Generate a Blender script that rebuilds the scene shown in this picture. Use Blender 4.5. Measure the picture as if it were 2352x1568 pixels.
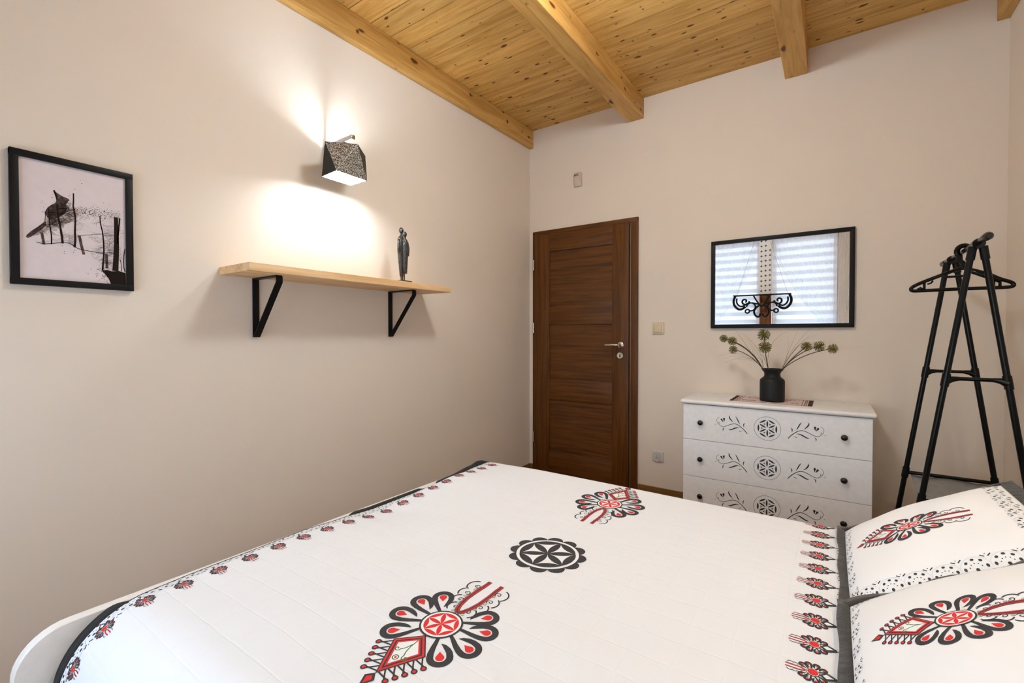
import bpy, bmesh, math, random
from mathutils import Vector, Matrix
from mathutils.geometry import tessellate_polygon
random.seed(7)
PI = math.pi
SC = bpy.context.scene
COL = SC.collection
for o in list(bpy.data.objects): bpy.data.objects.remove(o)

# ------------------------------------------------------------------ camera
cam_d = bpy.data.cameras.new('camera'); cam_d.sensor_width = 36; cam_d.lens = 36 * 1050 / 2352
cam_d.clip_start = .02
cam = bpy.data.objects.new('camera', cam_d); COL.objects.link(cam)
cam.location = (2.125, -3.34, 1.193)
cam.rotation_euler = (math.radians(90 - .834), 0, math.radians(34.871))
SC.camera = cam
# ------------------------------------------------------------------ world, exposure
SC.view_settings.view_transform = 'Standard'; SC.view_settings.look = 'None'
SC.view_settings.gamma = 1; SC.view_settings.exposure = 0.27; SC.view_settings.use_curve_mapping = False
w = bpy.data.worlds.new('daylight'); SC.world = w; w.use_nodes = True
bg = w.node_tree.nodes['Background']; bg.inputs[0].default_value = (.68, .83, 1, 1); bg.inputs[1].default_value = 6.5
SC.cycles.use_denoising = True
SC.cycles.max_bounces = 12; SC.cycles.diffuse_bounces = 8; SC.cycles.transparent_max_bounces = 16
SC.cycles.sample_clamp_indirect = 6; SC.cycles.caustics_reflective = False; SC.cycles.caustics_refractive = False
BULB_L = 440.0        # radiance of the bulbs of the wall lamp and of the added unseen one
FILL_L = 66.0         # radiance of the unseen pendant added as fill light

XL, XR, YB, YF = -.015, 2.854, 0.0, -4.0        # left wall, right wall, door wall, window wall
WIN = [(.28, 1.30), (1.445, 2.2)]                # the two window openings (x)
WZ = (.6, 2.55)
for i, (a, b) in enumerate(WIN):                # daylight enters through the windows
    ld = bpy.data.lights.new('window_portal', 'AREA'); ld.shape = 'RECTANGLE'; ld.size = b - a; ld.size_y = WZ[1] - WZ[0]
    ld.cycles.is_portal = True
    lo = bpy.data.objects.new('window_portal', ld); COL.objects.link(lo)
    lo.location = ((a + b) / 2, YF - .16, sum(WZ) / 2); lo.rotation_euler = (math.radians(90), 0, 0)

def zceil(y): return 2.937 + .012 * y
def zbeam(y): return 2.787 + .014 * y

# ------------------------------------------------------------------ materials
def srgb(r, g, b):
    f = lambda c: (c / 255 / 12.92) if c / 255 <= .04045 else ((c / 255 + .055) / 1.055) ** 2.4
    return (f(r), f(g), f(b), 1)
class NT:
    def __init__(s, name):
        s.m = bpy.data.materials.new(name); s.m.use_nodes = True; s.t = s.m.node_tree; s.b = s.t.nodes['Principled BSDF']
    def n(s, typ, **k):
        n = s.t.nodes.new(typ)
        for a, v in k.items():
            if a.startswith('i_'): n.inputs[a[2:].replace('_', ' ')].default_value = v
            else: setattr(n, a, v)
        return n
    def l(s, a, b): s.t.links.new(a, b)
    def ramp(s, fac, stops):
        r = s.n('ShaderNodeValToRGB'); e = r.color_ramp.elements
        while len(e) < len(stops): e.new(.5)
        for i, (p, c) in enumerate(stops): e[i].position = p; e[i].color = c
        s.l(fac, r.inputs[0]); return r.outputs[0]
    def math(s, op, a, b=None):
        m = s.n('ShaderNodeMath', operation=op)
        for i, v in enumerate((a, b)):
            if v is None: continue
            if isinstance(v, (int, float)): m.inputs[i].default_value = v
            else: s.l(v, m.inputs[i])
        return m.outputs[0]
    def mix(s, f, a, b, typ='MIX'):
        m = s.n('ShaderNodeMix', data_type='RGBA', blend_type=typ)
        for k, v in ((0, f), (6, a), (7, b)):
            if isinstance(v, (int, float, tuple)): m.inputs[k].default_value = v
            else: s.l(v, m.inputs[k])
        return m.outputs[2]
    def bump(s, h, st, d=.01):
        b = s.n('ShaderNodeBump', i_Strength=st, i_Distance=d); s.l(h, b.inputs['Height']); s.l(b.outputs[0], s.b.inputs['Normal'])
def mat(name, col, rough=.5, metal=0, spec=.5, noise=0, nscale=40, bump=0, bscale=200, sheen=0, trans=0):
    t = NT(name); b = t.b
    b.inputs['Base Color'].default_value = col; b.inputs['Roughness'].default_value = rough
    b.inputs['Metallic'].default_value = metal; b.inputs['Specular IOR Level'].default_value = spec
    if sheen: b.inputs['Sheen Weight'].default_value = sheen
    tc = t.n('ShaderNodeTexCoord')
    nz = t.n('ShaderNodeTexNoise', i_Scale=nscale, i_Detail=4.0); t.l(tc.outputs['Object'], nz.inputs['Vector'])
    k = noise if noise else .03
    c0 = tuple(c * (1 - k) for c in col[:3]) + (1,); c1 = tuple(min(1, c * (1 + k)) for c in col[:3]) + (1,)
    t.l(t.ramp(nz.outputs[0], [(.3, c0), (.7, c1)]), b.inputs['Base Color'])
    if bump:
        n2 = t.n('ShaderNodeTexNoise', i_Scale=bscale, i_Detail=3.0); t.l(tc.outputs['Object'], n2.inputs['Vector'])
        t.bump(n2.outputs[0], bump)
    return t.m
def wood(name, axis, base, dark, knot, pw=None, poff=0, grain=9, knots=1.0, rough=.5, gloss=.3, kscale=7, streak=12):
    """axis: 0/1/2 grain direction in object space; pw: plank width along the across axis"""
    t = NT(name); tc = t.n('ShaderNodeTexCoord'); sp = t.n('ShaderNodeSeparateXYZ'); t.l(tc.outputs['Object'], sp.inputs[0])
    ax = [0, 1, 2]; ax.remove(axis); u = sp.outputs[axis]
    across = {0: 1, 1: 0, 2: 0}[axis]; v = sp.outputs[across]; wv = sp.outputs[[k for k in ax if k != across][0]]
    if pw:
        idx = t.math('FLOOR', t.math('DIVIDE', t.math('ADD', v, poff), pw))
        wn = t.n('ShaderNodeTexWhiteNoise', noise_dimensions='1D'); t.l(idx, wn.inputs['W']); rnd = wn.outputs[0]
    else: rnd = None
    cb = t.n('ShaderNodeCombineXYZ')
    uu = t.math('ADD', u, t.math('MULTIPLY', rnd, 37.0)) if rnd else u
    t.l(uu, cb.inputs[0]); t.l(v, cb.inputs[1]); t.l(wv, cb.inputs[2])
    mp = t.n('ShaderNodeMapping'); mp.inputs['Scale'].default_value = (1, streak, streak); t.l(cb.outputs[0], mp.inputs[0])
    n1 = t.n('ShaderNodeTexNoise', i_Scale=grain * .25, i_Detail=6.0, i_Roughness=.65, i_Distortion=.6); t.l(mp.outputs[0], n1.inputs[0])
    col = t.ramp(n1.outputs[0], [(.32, dark), (.62, base)])
    # knots
    mk = t.n('ShaderNodeMapping'); mk.inputs['Scale'].default_value = (.5, 1.2, 1.2); t.l(cb.outputs[0], mk.inputs[0])
    nd = t.n('ShaderNodeTexNoise', i_Scale=14.0, i_Detail=2.0); t.l(mk.outputs[0], nd.inputs[0])
    ad = t.n('ShaderNodeVectorMath', operation='MULTIPLY_ADD'); t.l(nd.outputs['Color'], ad.inputs[0]); ad.inputs[1].default_value = (.03,) * 3; t.l(mk.outputs[0], ad.inputs[2])
    sx = t.n('ShaderNodeSeparateXYZ'); t.l(ad.outputs[0], sx.inputs[0]); c2 = t.n('ShaderNodeCombineXYZ'); t.l(sx.outputs[0], c2.inputs[0])
    t.l(t.math('ADD', sx.outputs[1], sx.outputs[2]), c2.inputs[1])
    vo = t.n('ShaderNodeTexVoronoi', voronoi_dimensions='2D', i_Scale=float(kscale), i_Randomness=1.0); t.l(c2.outputs[0], vo.inputs['Vector'])
    sc = t.n('ShaderNodeSeparateColor'); t.l(vo.outputs['Color'], sc.inputs[0])
    rad = t.math('MULTIPLY', t.math('SUBTRACT', sc.outputs[0], 1 - .62 * knots), .17)
    kf = t.n('ShaderNodeMapRange', interpolation_type='SMOOTHSTEP'); t.l(t.math('SUBTRACT', rad, vo.outputs['Distance']), kf.inputs[0])
    kf.inputs[1].default_value = -.04; kf.inputs[2].default_value = .03
    col = t.mix(kf.outputs[0], col, knot)
    if kscale >= 6 and knots > .7:                       # a second scatter of small marks across the grain
        mk2 = t.n('ShaderNodeMapping'); mk2.inputs['Scale'].default_value = (1.6, .8, .8); mk2.inputs['Location'].default_value = (3.3, 1.7, 0); t.l(c2.outputs[0], mk2.inputs[0])
        vo2 = t.n('ShaderNodeTexVoronoi', voronoi_dimensions='2D', i_Scale=float(kscale) * .9); t.l(mk2.outputs[0], vo2.inputs['Vector'])
        sc2 = t.n('ShaderNodeSeparateColor'); t.l(vo2.outputs['Color'], sc2.inputs[0])
        r2 = t.math('MULTIPLY', t.math('SUBTRACT', sc2.outputs[0], .55), .14); k2 = t.n('ShaderNodeMapRange', interpolation_type='SMOOTHSTEP')
        t.l(t.math('SUBTRACT', r2, vo2.outputs['Distance']), k2.inputs[0]); k2.inputs[1].default_value = -.03; k2.inputs[2].default_value = .03
        col = t.mix(k2.outputs[0], col, knot)
    if rnd:
        br = t.math('ADD', t.math('MULTIPLY', rnd, .3), .85); cc = t.n('ShaderNodeCombineXYZ')
        for i in range(3): t.l(br, cc.inputs[i])
        col = t.mix(1.0, col, cc.outputs[0], 'MULTIPLY')
    t.l(col, t.b.inputs['Base Color']); t.b.inputs['Roughness'].default_value = rough; t.b.inputs['Specular IOR Level'].default_value = gloss
    t.bump(n1.outputs[0], .15, .003)
    return t.m
M = {}
M['wall'] = mat('wall_paint', srgb(224, 214, 201), .9, spec=.2, noise=.012, nscale=3, bump=.08, bscale=350)
M['plank'] = wood('pine_planks', 0, srgb(222, 180, 106), srgb(184, 138, 66), srgb(98, 54, 16), pw=.141, poff=.0, kscale=11, knots=1.1)
M['beam'] = wood('pine_beam', 1, srgb(212, 170, 100), srgb(178, 132, 66), srgb(96, 54, 18), kscale=6, knots=.8, rough=.5)
M['shelfwood'] = wood('pine_shelf', 1, srgb(236, 204, 160), srgb(212, 168, 114), srgb(150, 96, 46), kscale=6, knots=.6, rough=.55)
M['door_h'] = wood('walnut_across', 0, srgb(98, 58, 14), srgb(62, 33, 5), srgb(60, 30, 8), kscale=2, knots=0, rough=.42, streak=22)
M['door_v'] = wood('walnut_upright', 2, srgb(98, 58, 14), srgb(66, 36, 5), srgb(60, 30, 8), kscale=2, knots=0, rough=.42, streak=22)
M['base'] = wood('oak_skirting', 0, srgb(132, 98, 52), srgb(104, 74, 36), srgb(90, 60, 30), kscale=2, knots=0, rough=.45)
M['floor'] = wood('brown_floorboards', 1, srgb(122, 74, 42), srgb(86, 48, 24), srgb(60, 34, 18), pw=.15, kscale=2, knots=0, rough=.4)
M['post'] = wood('brown_post', 2, srgb(150, 92, 44), srgb(84, 44, 18), srgb(60, 30, 8), kscale=2, knots=0, rough=.5)
M['black'] = mat('black_paint', (.006, .006, .007, 1), .45, spec=.18)
M['blackmetal'] = mat('black_metal', (.006, .006, .006, 1), .4, spec=.18)
M['matteblack'] = mat('matte_black_ceramic', (.012, .013, .014, 1), .5, spec=.22)
M['rack'] = mat('black_tube', (.004, .004, .004, 1), .22, spec=.2)
M['bronze'] = mat('dark_bronze', (.06, .058, .055, 1), .34, metal=.6, noise=.4, nscale=120, bump=.4, bscale=90)
M['chrome'] = mat('brushed_steel', (.62, .58, .52, 1), .25, metal=1)
M['chromeb'] = mat('chrome', (.55, .56, .57, 1), .18, metal=1)
M['white'] = mat('white_lacquer', (.85, .87, .88, 1), .35)
M['whitebed'] = mat('white_bed_board', (.82, .80, .77, 1), .4)
M['ivory'] = mat('ivory_plastic', srgb(206, 192, 160), .3)
M['greyplastic'] = mat('pale_plastic', srgb(205, 203, 198), .25)
M['pirp'] = mat('sensor_plastic', srgb(200, 186, 170), .4)
M['hole'] = mat('dark_hole', (.01, .01, .01, 1), .7)
M['knob'] = mat('black_knob', (.006, .006, .006, 1), .15)
M['ink'] = mat('black_stencil_paint', (.02, .022, .024, 1), .5)
M['green_head'] = mat('olive_flower', srgb(112, 106, 44), .7, noise=.3)
M['stem'] = mat('dark_stem', srgb(66, 54, 28), .7, noise=.2)
M['grass'] = mat('dry_grass', srgb(132, 112, 84), .8)
M['greyfab'] = mat('grey_rack_fabric', srgb(128, 128, 128), .9, noise=.1, bump=.3, bscale=60)
M['brownfab'] = mat('brown_quilted_fabric', srgb(92, 82, 66), .9, noise=.35, nscale=25, bump=.4, bscale=40, sheen=.3)
M['darktrim'] = mat('charcoal_fabric', srgb(52, 50, 47), .9, noise=.35, nscale=30, bump=.3, bscale=60, sheen=.2)
M['blacktrim'] = mat('black_fabric', (.012, .012, .014, 1), .85, bump=.2)
M['mattress'] = mat('mattress_cloth', (.75, .74, .72, 1), .9)
M['rose'] = mat('mat_cloth', srgb(226, 206, 204), .9, bump=.2)
M['matred'] = mat('mat_red', srgb(170, 60, 66), .9)
M['matgrey'] = mat('mat_grey', srgb(130, 116, 112), .9)
M['matdark'] = mat('mat_dark', srgb(48, 28, 24), .9)
# cloth of the coverlet: white with a stitched grid
def cloth(name, col, grid=False, rough=.75):
    t = NT(name); t.b.inputs['Base Color'].default_value = col; t.b.inputs['Roughness'].default_value = rough
    t.b.inputs['Specular IOR Level'].default_value = .25; t.b.inputs['Sheen Weight'].default_value = .15
    tc = t.n('ShaderNodeTexCoord')
    nz = t.n('ShaderNodeTexNoise', i_Scale=7.0, i_Detail=3.0); t.l(tc.outputs['Object'], nz.inputs[0])
    h = t.math('MULTIPLY', nz.outputs[0], 1.1 if grid else .6)
    if grid:
        sp = t.n('ShaderNodeSeparateXYZ'); t.l(tc.outputs['Object'], sp.inputs[0])
        g = None
        for ax, per, off in ((0, .085, .01), (1, .075, .02)):
            nn = t.n('ShaderNodeTexNoise', i_Scale=5.0); t.l(tc.outputs['Object'], nn.inputs[0])
            c = t.math('ADD', sp.outputs[ax], t.math('MULTIPLY', nn.outputs[0], .02))
            f = t.math('FRACT', t.math('DIVIDE', t.math('ADD', c, 10 + off), per))
            d = t.math('ABSOLUTE', t.math('SUBTRACT', f, .5))
            s = t.n('ShaderNodeMapRange', interpolation_type='SMOOTHSTEP'); t.l(d, s.inputs[0]); s.inputs[1].default_value = .5; s.inputs[2].default_value = .455
            g = s.outputs[0] if g is None else t.math('MINIMUM', g, s.outputs[0])
        h = t.math('ADD', h, t.math('MULTIPLY', g, .065))
    t.bump(h, .5 if grid else .35, .012)
    return t.m
M['quilt'] = cloth('white_quilt', (.81, .84, .875, 1), True)
M['pil'] = cloth('white_pillowcase', (.87, .895, .92, 1))
M['pk'] = mat('print_black', srgb(50, 50, 54), .8, noise=.15, nscale=60)
M['pr'] = mat('print_red', srgb(214, 44, 44), .8)
M['pw'] = mat('print_white', (.87, .89, .91, 1), .8)
M['pg'] = mat('print_green', srgb(50, 124, 60), .8)
M['pl'] = mat('print_pale_grey', srgb(222, 226, 234), .8)
PR = ['pk', 'pr', 'pw', 'pg', 'pl']
# lampshade fabric: black with silvery flecks
t = NT('flecked_shade_fabric'); tc = t.n('ShaderNodeTexCoord'); mp = t.n('ShaderNodeMapping'); mp.inputs['Scale'].default_value = (1, 1, .45)
t.l(tc.outputs['Object'], mp.inputs[0]); nz = t.n('ShaderNodeTexNoise', i_Scale=420.0, i_Detail=2.0); t.l(mp.outputs[0], nz.inputs[0])
t.l(t.ramp(nz.outputs[0], [(.46, (.015, .015, .015, 1)), (.60, (.7, .66, .58, 1))]), t.b.inputs['Base Color'])
t.b.inputs['Roughness'].default_value = .4; t.b.inputs['Metallic'].default_value = .35; M['shade'] = t.m
M['shadedim'] = mat('darkened_shade_fabric', (.018, .018, .017, 1), .6, spec=.2, noise=.5, nscale=300)  # for lampshade facets turned from the light, their shading put into the colour
M['shadein'] = mat('shade_lining', (.85, .85, .83, 1), .7)
t = NT('lamp_bulb_glow'); t.b.inputs['Emission Color'].default_value = (.86, .93, 1, 1); t.b.inputs['Emission Strength'].default_value = BULB_L; M['bulb'] = t.m
t = NT('warm_bulb_glow'); t.b.inputs['Emission Color'].default_value = (1, .88, .74, 1); t.b.inputs['Emission Strength'].default_value = BULB_L * .9; M['warmbulb'] = t.m
t = NT('fill_globe_glow'); t.b.inputs['Emission Color'].default_value = (.85, .93, 1, 1); t.b.inputs['Emission Strength'].default_value = FILL_L; M['fillglobe'] = t.m
# mirror, glass
t = NT('mirror_glass'); t.b.inputs['Base Color'].default_value = (.9, .91, .92, 1); t.b.inputs['Metallic'].default_value = 1; t.b.inputs['Roughness'].default_value = 0.0; M['mirror'] = t.m
def thin(name, col, alpha, transl=.6):
    t = NT(name); nt = t.t; out = nt.nodes['Material Output']; nt.nodes.remove(t.b)
    tr = t.n('ShaderNodeBsdfTransparent'); df = t.n('ShaderNodeBsdfDiffuse'); df.inputs[0].default_value = col
    tl = t.n('ShaderNodeBsdfTranslucent'); tl.inputs[0].default_value = col
    m1 = t.n('ShaderNodeMixShader'); m1.inputs[0].default_value = transl; t.l(df.outputs[0], m1.inputs[1]); t.l(tl.outputs[0], m1.inputs[2])
    m2 = t.n('ShaderNodeMixShader'); m2.inputs[0].default_value = alpha; t.l(tr.outputs[0], m2.inputs[1]); t.l(m1.outputs[0], m2.inputs[2])
    t.l(m2.outputs[0], out.inputs[0]); return t.m
M['sheer'] = thin('sheer_voile', (.9, .92, .96, 1), .30)
M['blindA'] = thin('blind_dense_band', (.72, .77, .84, 1), .985, .10)
M['blindB'] = thin('blind_gauze_band', (.9, .93, .97, 1), .93, .10)
t = NT('window_glass'); nt = t.t; out = nt.nodes['Material Output']; nt.nodes.remove(t.b)
tr = t.n('ShaderNodeBsdfTransparent'); gl = t.n('ShaderNodeBsdfGlossy'); gl.inputs['Roughness'].default_value = 0.02
mx = t.n('ShaderNodeMixShader'); mx.inputs[0].default_value = .06; t.l(tr.outputs[0], mx.inputs[1]); t.l(gl.outputs[0], mx.inputs[2]); t.l(mx.outputs[0], out.inputs[0]); M['glass'] = t.m

# ------------------------------------------------------------------ mesh helpers
class MB:
    def __init__(s): s.v = []; s.f = []; s.m = []
    def add(s, vs, fs, mi=0):
        b = len(s.v); s.v += [tuple(v) for v in vs]
        for f in fs: s.f.append(tuple(b + i for i in f)); s.m.append(mi)
        return s
    def box(s, x0, x1, y0, y1, z0, z1, mi=0):
        return s.add([(x, y, z) for x in (x0, x1) for y in (y0, y1) for z in (z0, z1)],
                     [(0, 1, 3, 2), (4, 6, 7, 5), (0, 4, 5, 1), (2, 3, 7, 6), (0, 2, 6, 4), (1, 5, 7, 3)], mi)
    def bbox(s, x0, x1, y0, y1, z0, z1, r=.003, mi=0):      # bevelled box
        bm = bmesh.new(); bmesh.ops.create_cube(bm, size=1)
        for v in bm.verts: v.co = Vector(((x0 + x1) / 2 + v.co.x * (x1 - x0), (y0 + y1) / 2 + v.co.y * (y1 - y0), (z0 + z1) / 2 + v.co.z * (z1 - z0)))
        bmesh.ops.bevel(bm, geom=list(bm.edges), offset=min(r, .49 * min(x1 - x0, y1 - y0, z1 - z0)), segments=3, affect='EDGES', profile=.5)
        bm.verts.index_update()
        s.add([v.co[:] for v in bm.verts], [[v.index for v in f.verts] for f in bm.faces], mi); bm.free(); return s
    def tube(s, pts, r, n=12, mi=0, cap=True):
        pts = [Vector(p) for p in pts]; rs = r if isinstance(r, (list, tuple)) else [r] * len(pts)
        T = [(pts[min(i + 1, len(pts) - 1)] - pts[max(i - 1, 0)]).normalized() for i in range(len(pts))]
        u = T[0].orthogonal().normalized(); vs = []
        for i, p in enumerate(pts):
            u = (u - T[i] * u.dot(T[i])).normalized(); w_ = T[i].cross(u)
            vs += [p + (u * math.cos(a) + w_ * math.sin(a)) * rs[i] for a in [2 * PI * k / n for k in range(n)]]
        fs = [(i * n + k, i * n + (k + 1) % n, (i + 1) * n + (k + 1) % n, (i + 1) * n + k) for i in range(len(pts) - 1) for k in range(n)]
        if cap: fs += [tuple(range(n))[::-1], tuple(range((len(pts) - 1) * n, len(pts) * n))]
        return s.add(vs, fs, mi)
    def strap(s, pts, wid, th, wdir, mi=0):                 # flat bar along pts, width along wdir
        pts = [Vector(p) for p in pts]; wd = Vector(wdir).normalized() * wid / 2; vs = []
        for i, p in enumerate(pts):
            a = (p - pts[i - 1]).normalized() if i else (pts[1] - p).normalized()
            b = (pts[i + 1] - p).normalized() if i < len(pts) - 1 else a
            na = a.cross(wd).normalized(); nb = b.cross(wd).normalized(); n_ = (na + nb).normalized(); n_ *= th / 2 / max(.35, n_.dot(na))
            vs += [p + wd + n_, p - wd + n_, p - wd - n_, p + wd - n_]
        fs = [(i * 4 + k, i * 4 + (k + 1) % 4, (i + 1) * 4 + (k + 1) % 4, (i + 1) * 4 + k) for i in range(len(pts) - 1) for k in range(4)]
        n0 = (len(pts) - 1) * 4; fs += [(3, 2, 1, 0), (n0, n0 + 1, n0 + 2, n0 + 3)]
        return s.add(vs, fs, mi)
    def lathe(s, prof, c, n=48, mi=0, axis=2):
        vs = []
        for r, h in prof:
            for k in range(n):
                a = 2 * PI * k / n; p = [r * math.cos(a), r * math.sin(a), h]
                if axis == 1: p = [p[0], -p[2], p[1]]
                if axis == 0: p = [p[2], p[0], p[1]]
                vs.append((c[0] + p[0], c[1] + p[1], c[2] + p[2]))
        fs = [(i * n + k, i * n + (k + 1) % n, (i + 1) * n + (k + 1) % n, (i + 1) * n + k) for i in range(len(prof) - 1) for k in range(n)]
        if prof[0][0] > 1e-6: fs.append(tuple(range(n))[::-1])
        if prof[-1][0] > 1e-6: fs.append(tuple(range((len(prof) - 1) * n, len(prof) * n)))
        return s.add(vs, fs, mi)
    def loft(s, rings, mi=0):                                # rings: lists of points
        n = len(rings[0]); vs = [p for r in rings for p in r]
        fs = [(i * n + k, i * n + (k + 1) % n, (i + 1) * n + (k + 1) % n, (i + 1) * n + k) for i in range(len(rings) - 1) for k in range(n)]
        fs += [tuple(range(n))[::-1], tuple(range((len(rings) - 1) * n, len(rings) * n))]
        return s.add(vs, fs, mi)
    def ball(s, c, rx, ry, rz, n=20, mi=0):
        vs = []; m_ = n // 2
        for i in range(m_ + 1):
            th = PI * i / m_
            vs += [(c[0] + rx * math.sin(th) * math.cos(2 * PI * k / n), c[1] + ry * math.sin(th) * math.sin(2 * PI * k / n), c[2] + rz * math.cos(th)) for k in range(n)]
        return s.add(vs, [(i * n + k, i * n + (k + 1) % n, (i + 1) * n + (k + 1) % n, (i + 1) * n + k) for i in range(m_) for k in range(n)], mi)
def obj(name, mb, mats, parent=None, smooth=False, fix=True, org=None):
    me = bpy.data.meshes.new(name)
    org = Vector(org) if org is not None else (Vector((0, 0, 0)))
    base = parent.matrix_world.translation if parent else org
    if parent:
        p = parent; base = Vector((0, 0, 0))
        while p: base += p.location; p = p.parent
    me.from_pydata([tuple(Vector(v) - base) for v in mb.v], [], mb.f)
    mats = mats if isinstance(mats, (list, tuple)) else [mats]
    for m_ in mats: me.materials.append(M[m_] if isinstance(m_, str) else m_)
    me.polygons.foreach_set('material_index', mb.m)
    me.validate(clean_customdata=False)
    if fix:
        bm = bmesh.new(); bm.from_mesh(me); bmesh.ops.recalc_face_normals(bm, faces=bm.faces); bm.to_mesh(me); bm.free()
    if smooth:
        me.polygons.foreach_set('use_smooth', [True] * len(me.polygons))
        if smooth != 'all': me.set_sharp_from_angle(angle=math.radians(38))
    me.update()
    o = bpy.data.objects.new(name, me); COL.objects.link(o)
    if parent: o.parent = parent
    else: o.location = org
    return o
def tag(o, label=None, cat=None, group=None, kind=None):
    if label: o['label'] = label
    if cat: o['category'] = cat
    if group: o['group'] = group
    if kind: o['kind'] = kind
    return o
def thing(name, loc, label=None, cat=None, group=None, kind=None):
    o = bpy.data.objects.new(name, None); COL.objects.link(o); o.location = loc; o.empty_display_size = .05
    return tag(o, label, cat, group, kind)
def struct(name, mb, m, **k): return tag(obj(name, mb, m, **k), kind='structure')

# ------------------------------------------------------------------ 2D print generator: list of (material, polygon or strip)
class Ink:
    def __init__(s): s.q = []                                # (mat key, layer, [tri/quads in 2D])
    def poly(s, k, pts, layer=0):
        pts = [tuple(p[:2]) for p in pts]
        tr = tessellate_polygon([[Vector((p[0], p[1], 0)) for p in pts]])
        s.q.append((k, layer, [[pts[i] for i in t_] for t_ in tr])); return s
    def line(s, k, pts, wid, layer=0, taper=False):
        n = len(pts); ws = wid if isinstance(wid, (list, tuple)) else [wid] * n
        if taper: ws = [w_ * (1 - i / (n - 1)) + .0001 for i, w_ in enumerate(ws)]
        L = []; R = []
        for i in range(n):
            a = pts[max(i - 1, 0)]; b = pts[min(i + 1, n - 1)]; dx, dy = b[0] - a[0], b[1] - a[1]; l = math.hypot(dx, dy) or 1e-9
            nx, ny = -dy / l * ws[i] / 2, dx / l * ws[i] / 2
            L.append((pts[i][0] + nx, pts[i][1] + ny)); R.append((pts[i][0] - nx, pts[i][1] - ny))
        tris = []
        for i in range(n - 1): tris += [[L[i], R[i], R[i + 1]], [L[i], R[i + 1], L[i + 1]]]
        s.q.append((k, layer, tris)); return s
    def disc(s, k, c, r, layer=0, n=20, ry=None, rot=0):
        ry = ry or r; ca, sa = math.cos(rot), math.sin(rot)
        return s.poly(k, [(c[0] + r * math.cos(a) * ca - ry * math.sin(a) * sa, c[1] + r * math.cos(a) * sa + ry * math.sin(a) * ca) for a in [2 * PI * i / n for i in range(n)]], layer)
    def put(s, o, scale=1, rot=0, at=(0, 0), fy=1, dl=0):
        ca, sa = math.cos(rot), math.sin(rot)
        for k, l, T in o.q:
            s.q.append((k, l + dl, [[(at[0] + scale * (x * ca - y * fy * sa), at[1] + scale * (x * sa + y * fy * ca)) for x, y in t_] for t_ in T]))
        return s
    def stamp(s, mb, fn, keys, maxlen=.02, base=.0006, step=.00035):
        """fn(u, v, off) -> 3D point; keys: print key -> material slot"""
        for k, l, T in s.q:
            mi = keys[k]; off = base + step * l
            st = list(T)
            while st:
                t_ = st.pop(); e = [math.dist(t_[i], t_[(i + 1) % 3]) for i in range(3)]; m_ = max(e)
                if m_ > maxlen:
                    i = e.index(m_); a, b, c = t_[i], t_[(i + 1) % 3], t_[(i + 2) % 3]; h = ((a[0] + b[0]) / 2, (a[1] + b[1]) / 2)
                    st += [[a, h, c], [h, b, c]]
                else: mb.add([fn(p[0], p[1], off) for p in t_], [(0, 1, 2)], mi)
def lens(a, b, n=8, fat=1.0):                                # vesica between two points (60 degree arcs)
    dx, dy = b[0] - a[0], b[1] - a[1]; L = math.hypot(dx, dy); out = []
    for sgn in (1, -1):
        rng = [i / n for i in range(n + 1)]; rng = rng if sgn > 0 else rng[::-1]
        for t_ in rng[:-1]:
            x = t_ - .5; y = (math.sqrt(max(0, 1 - x * x)) - math.sqrt(.75)) * fat * sgn
            out.append((a[0] + dx * t_ - dy * y, a[1] + dy * t_ + dx * y))
    return out
def arcp(c, r, a0, a1, n=12, ry=None): return [(c[0] + r * math.cos(a0 + (a1 - a0) * i / n), c[1] + (ry or r) * math.sin(a0 + (a1 - a0) * i / n)) for i in range(n + 1)]
def spiral(c, r, a0, turns, n=22, sgn=1): return [(c[0] + r * (1 - .85 * i / n) * math.cos(a0 + sgn * turns * 2 * PI * i / n), c[1] + r * (1 - .85 * i / n) * math.sin(a0 + sgn * turns * 2 * PI * i / n)) for i in range(n + 1)]

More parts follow.
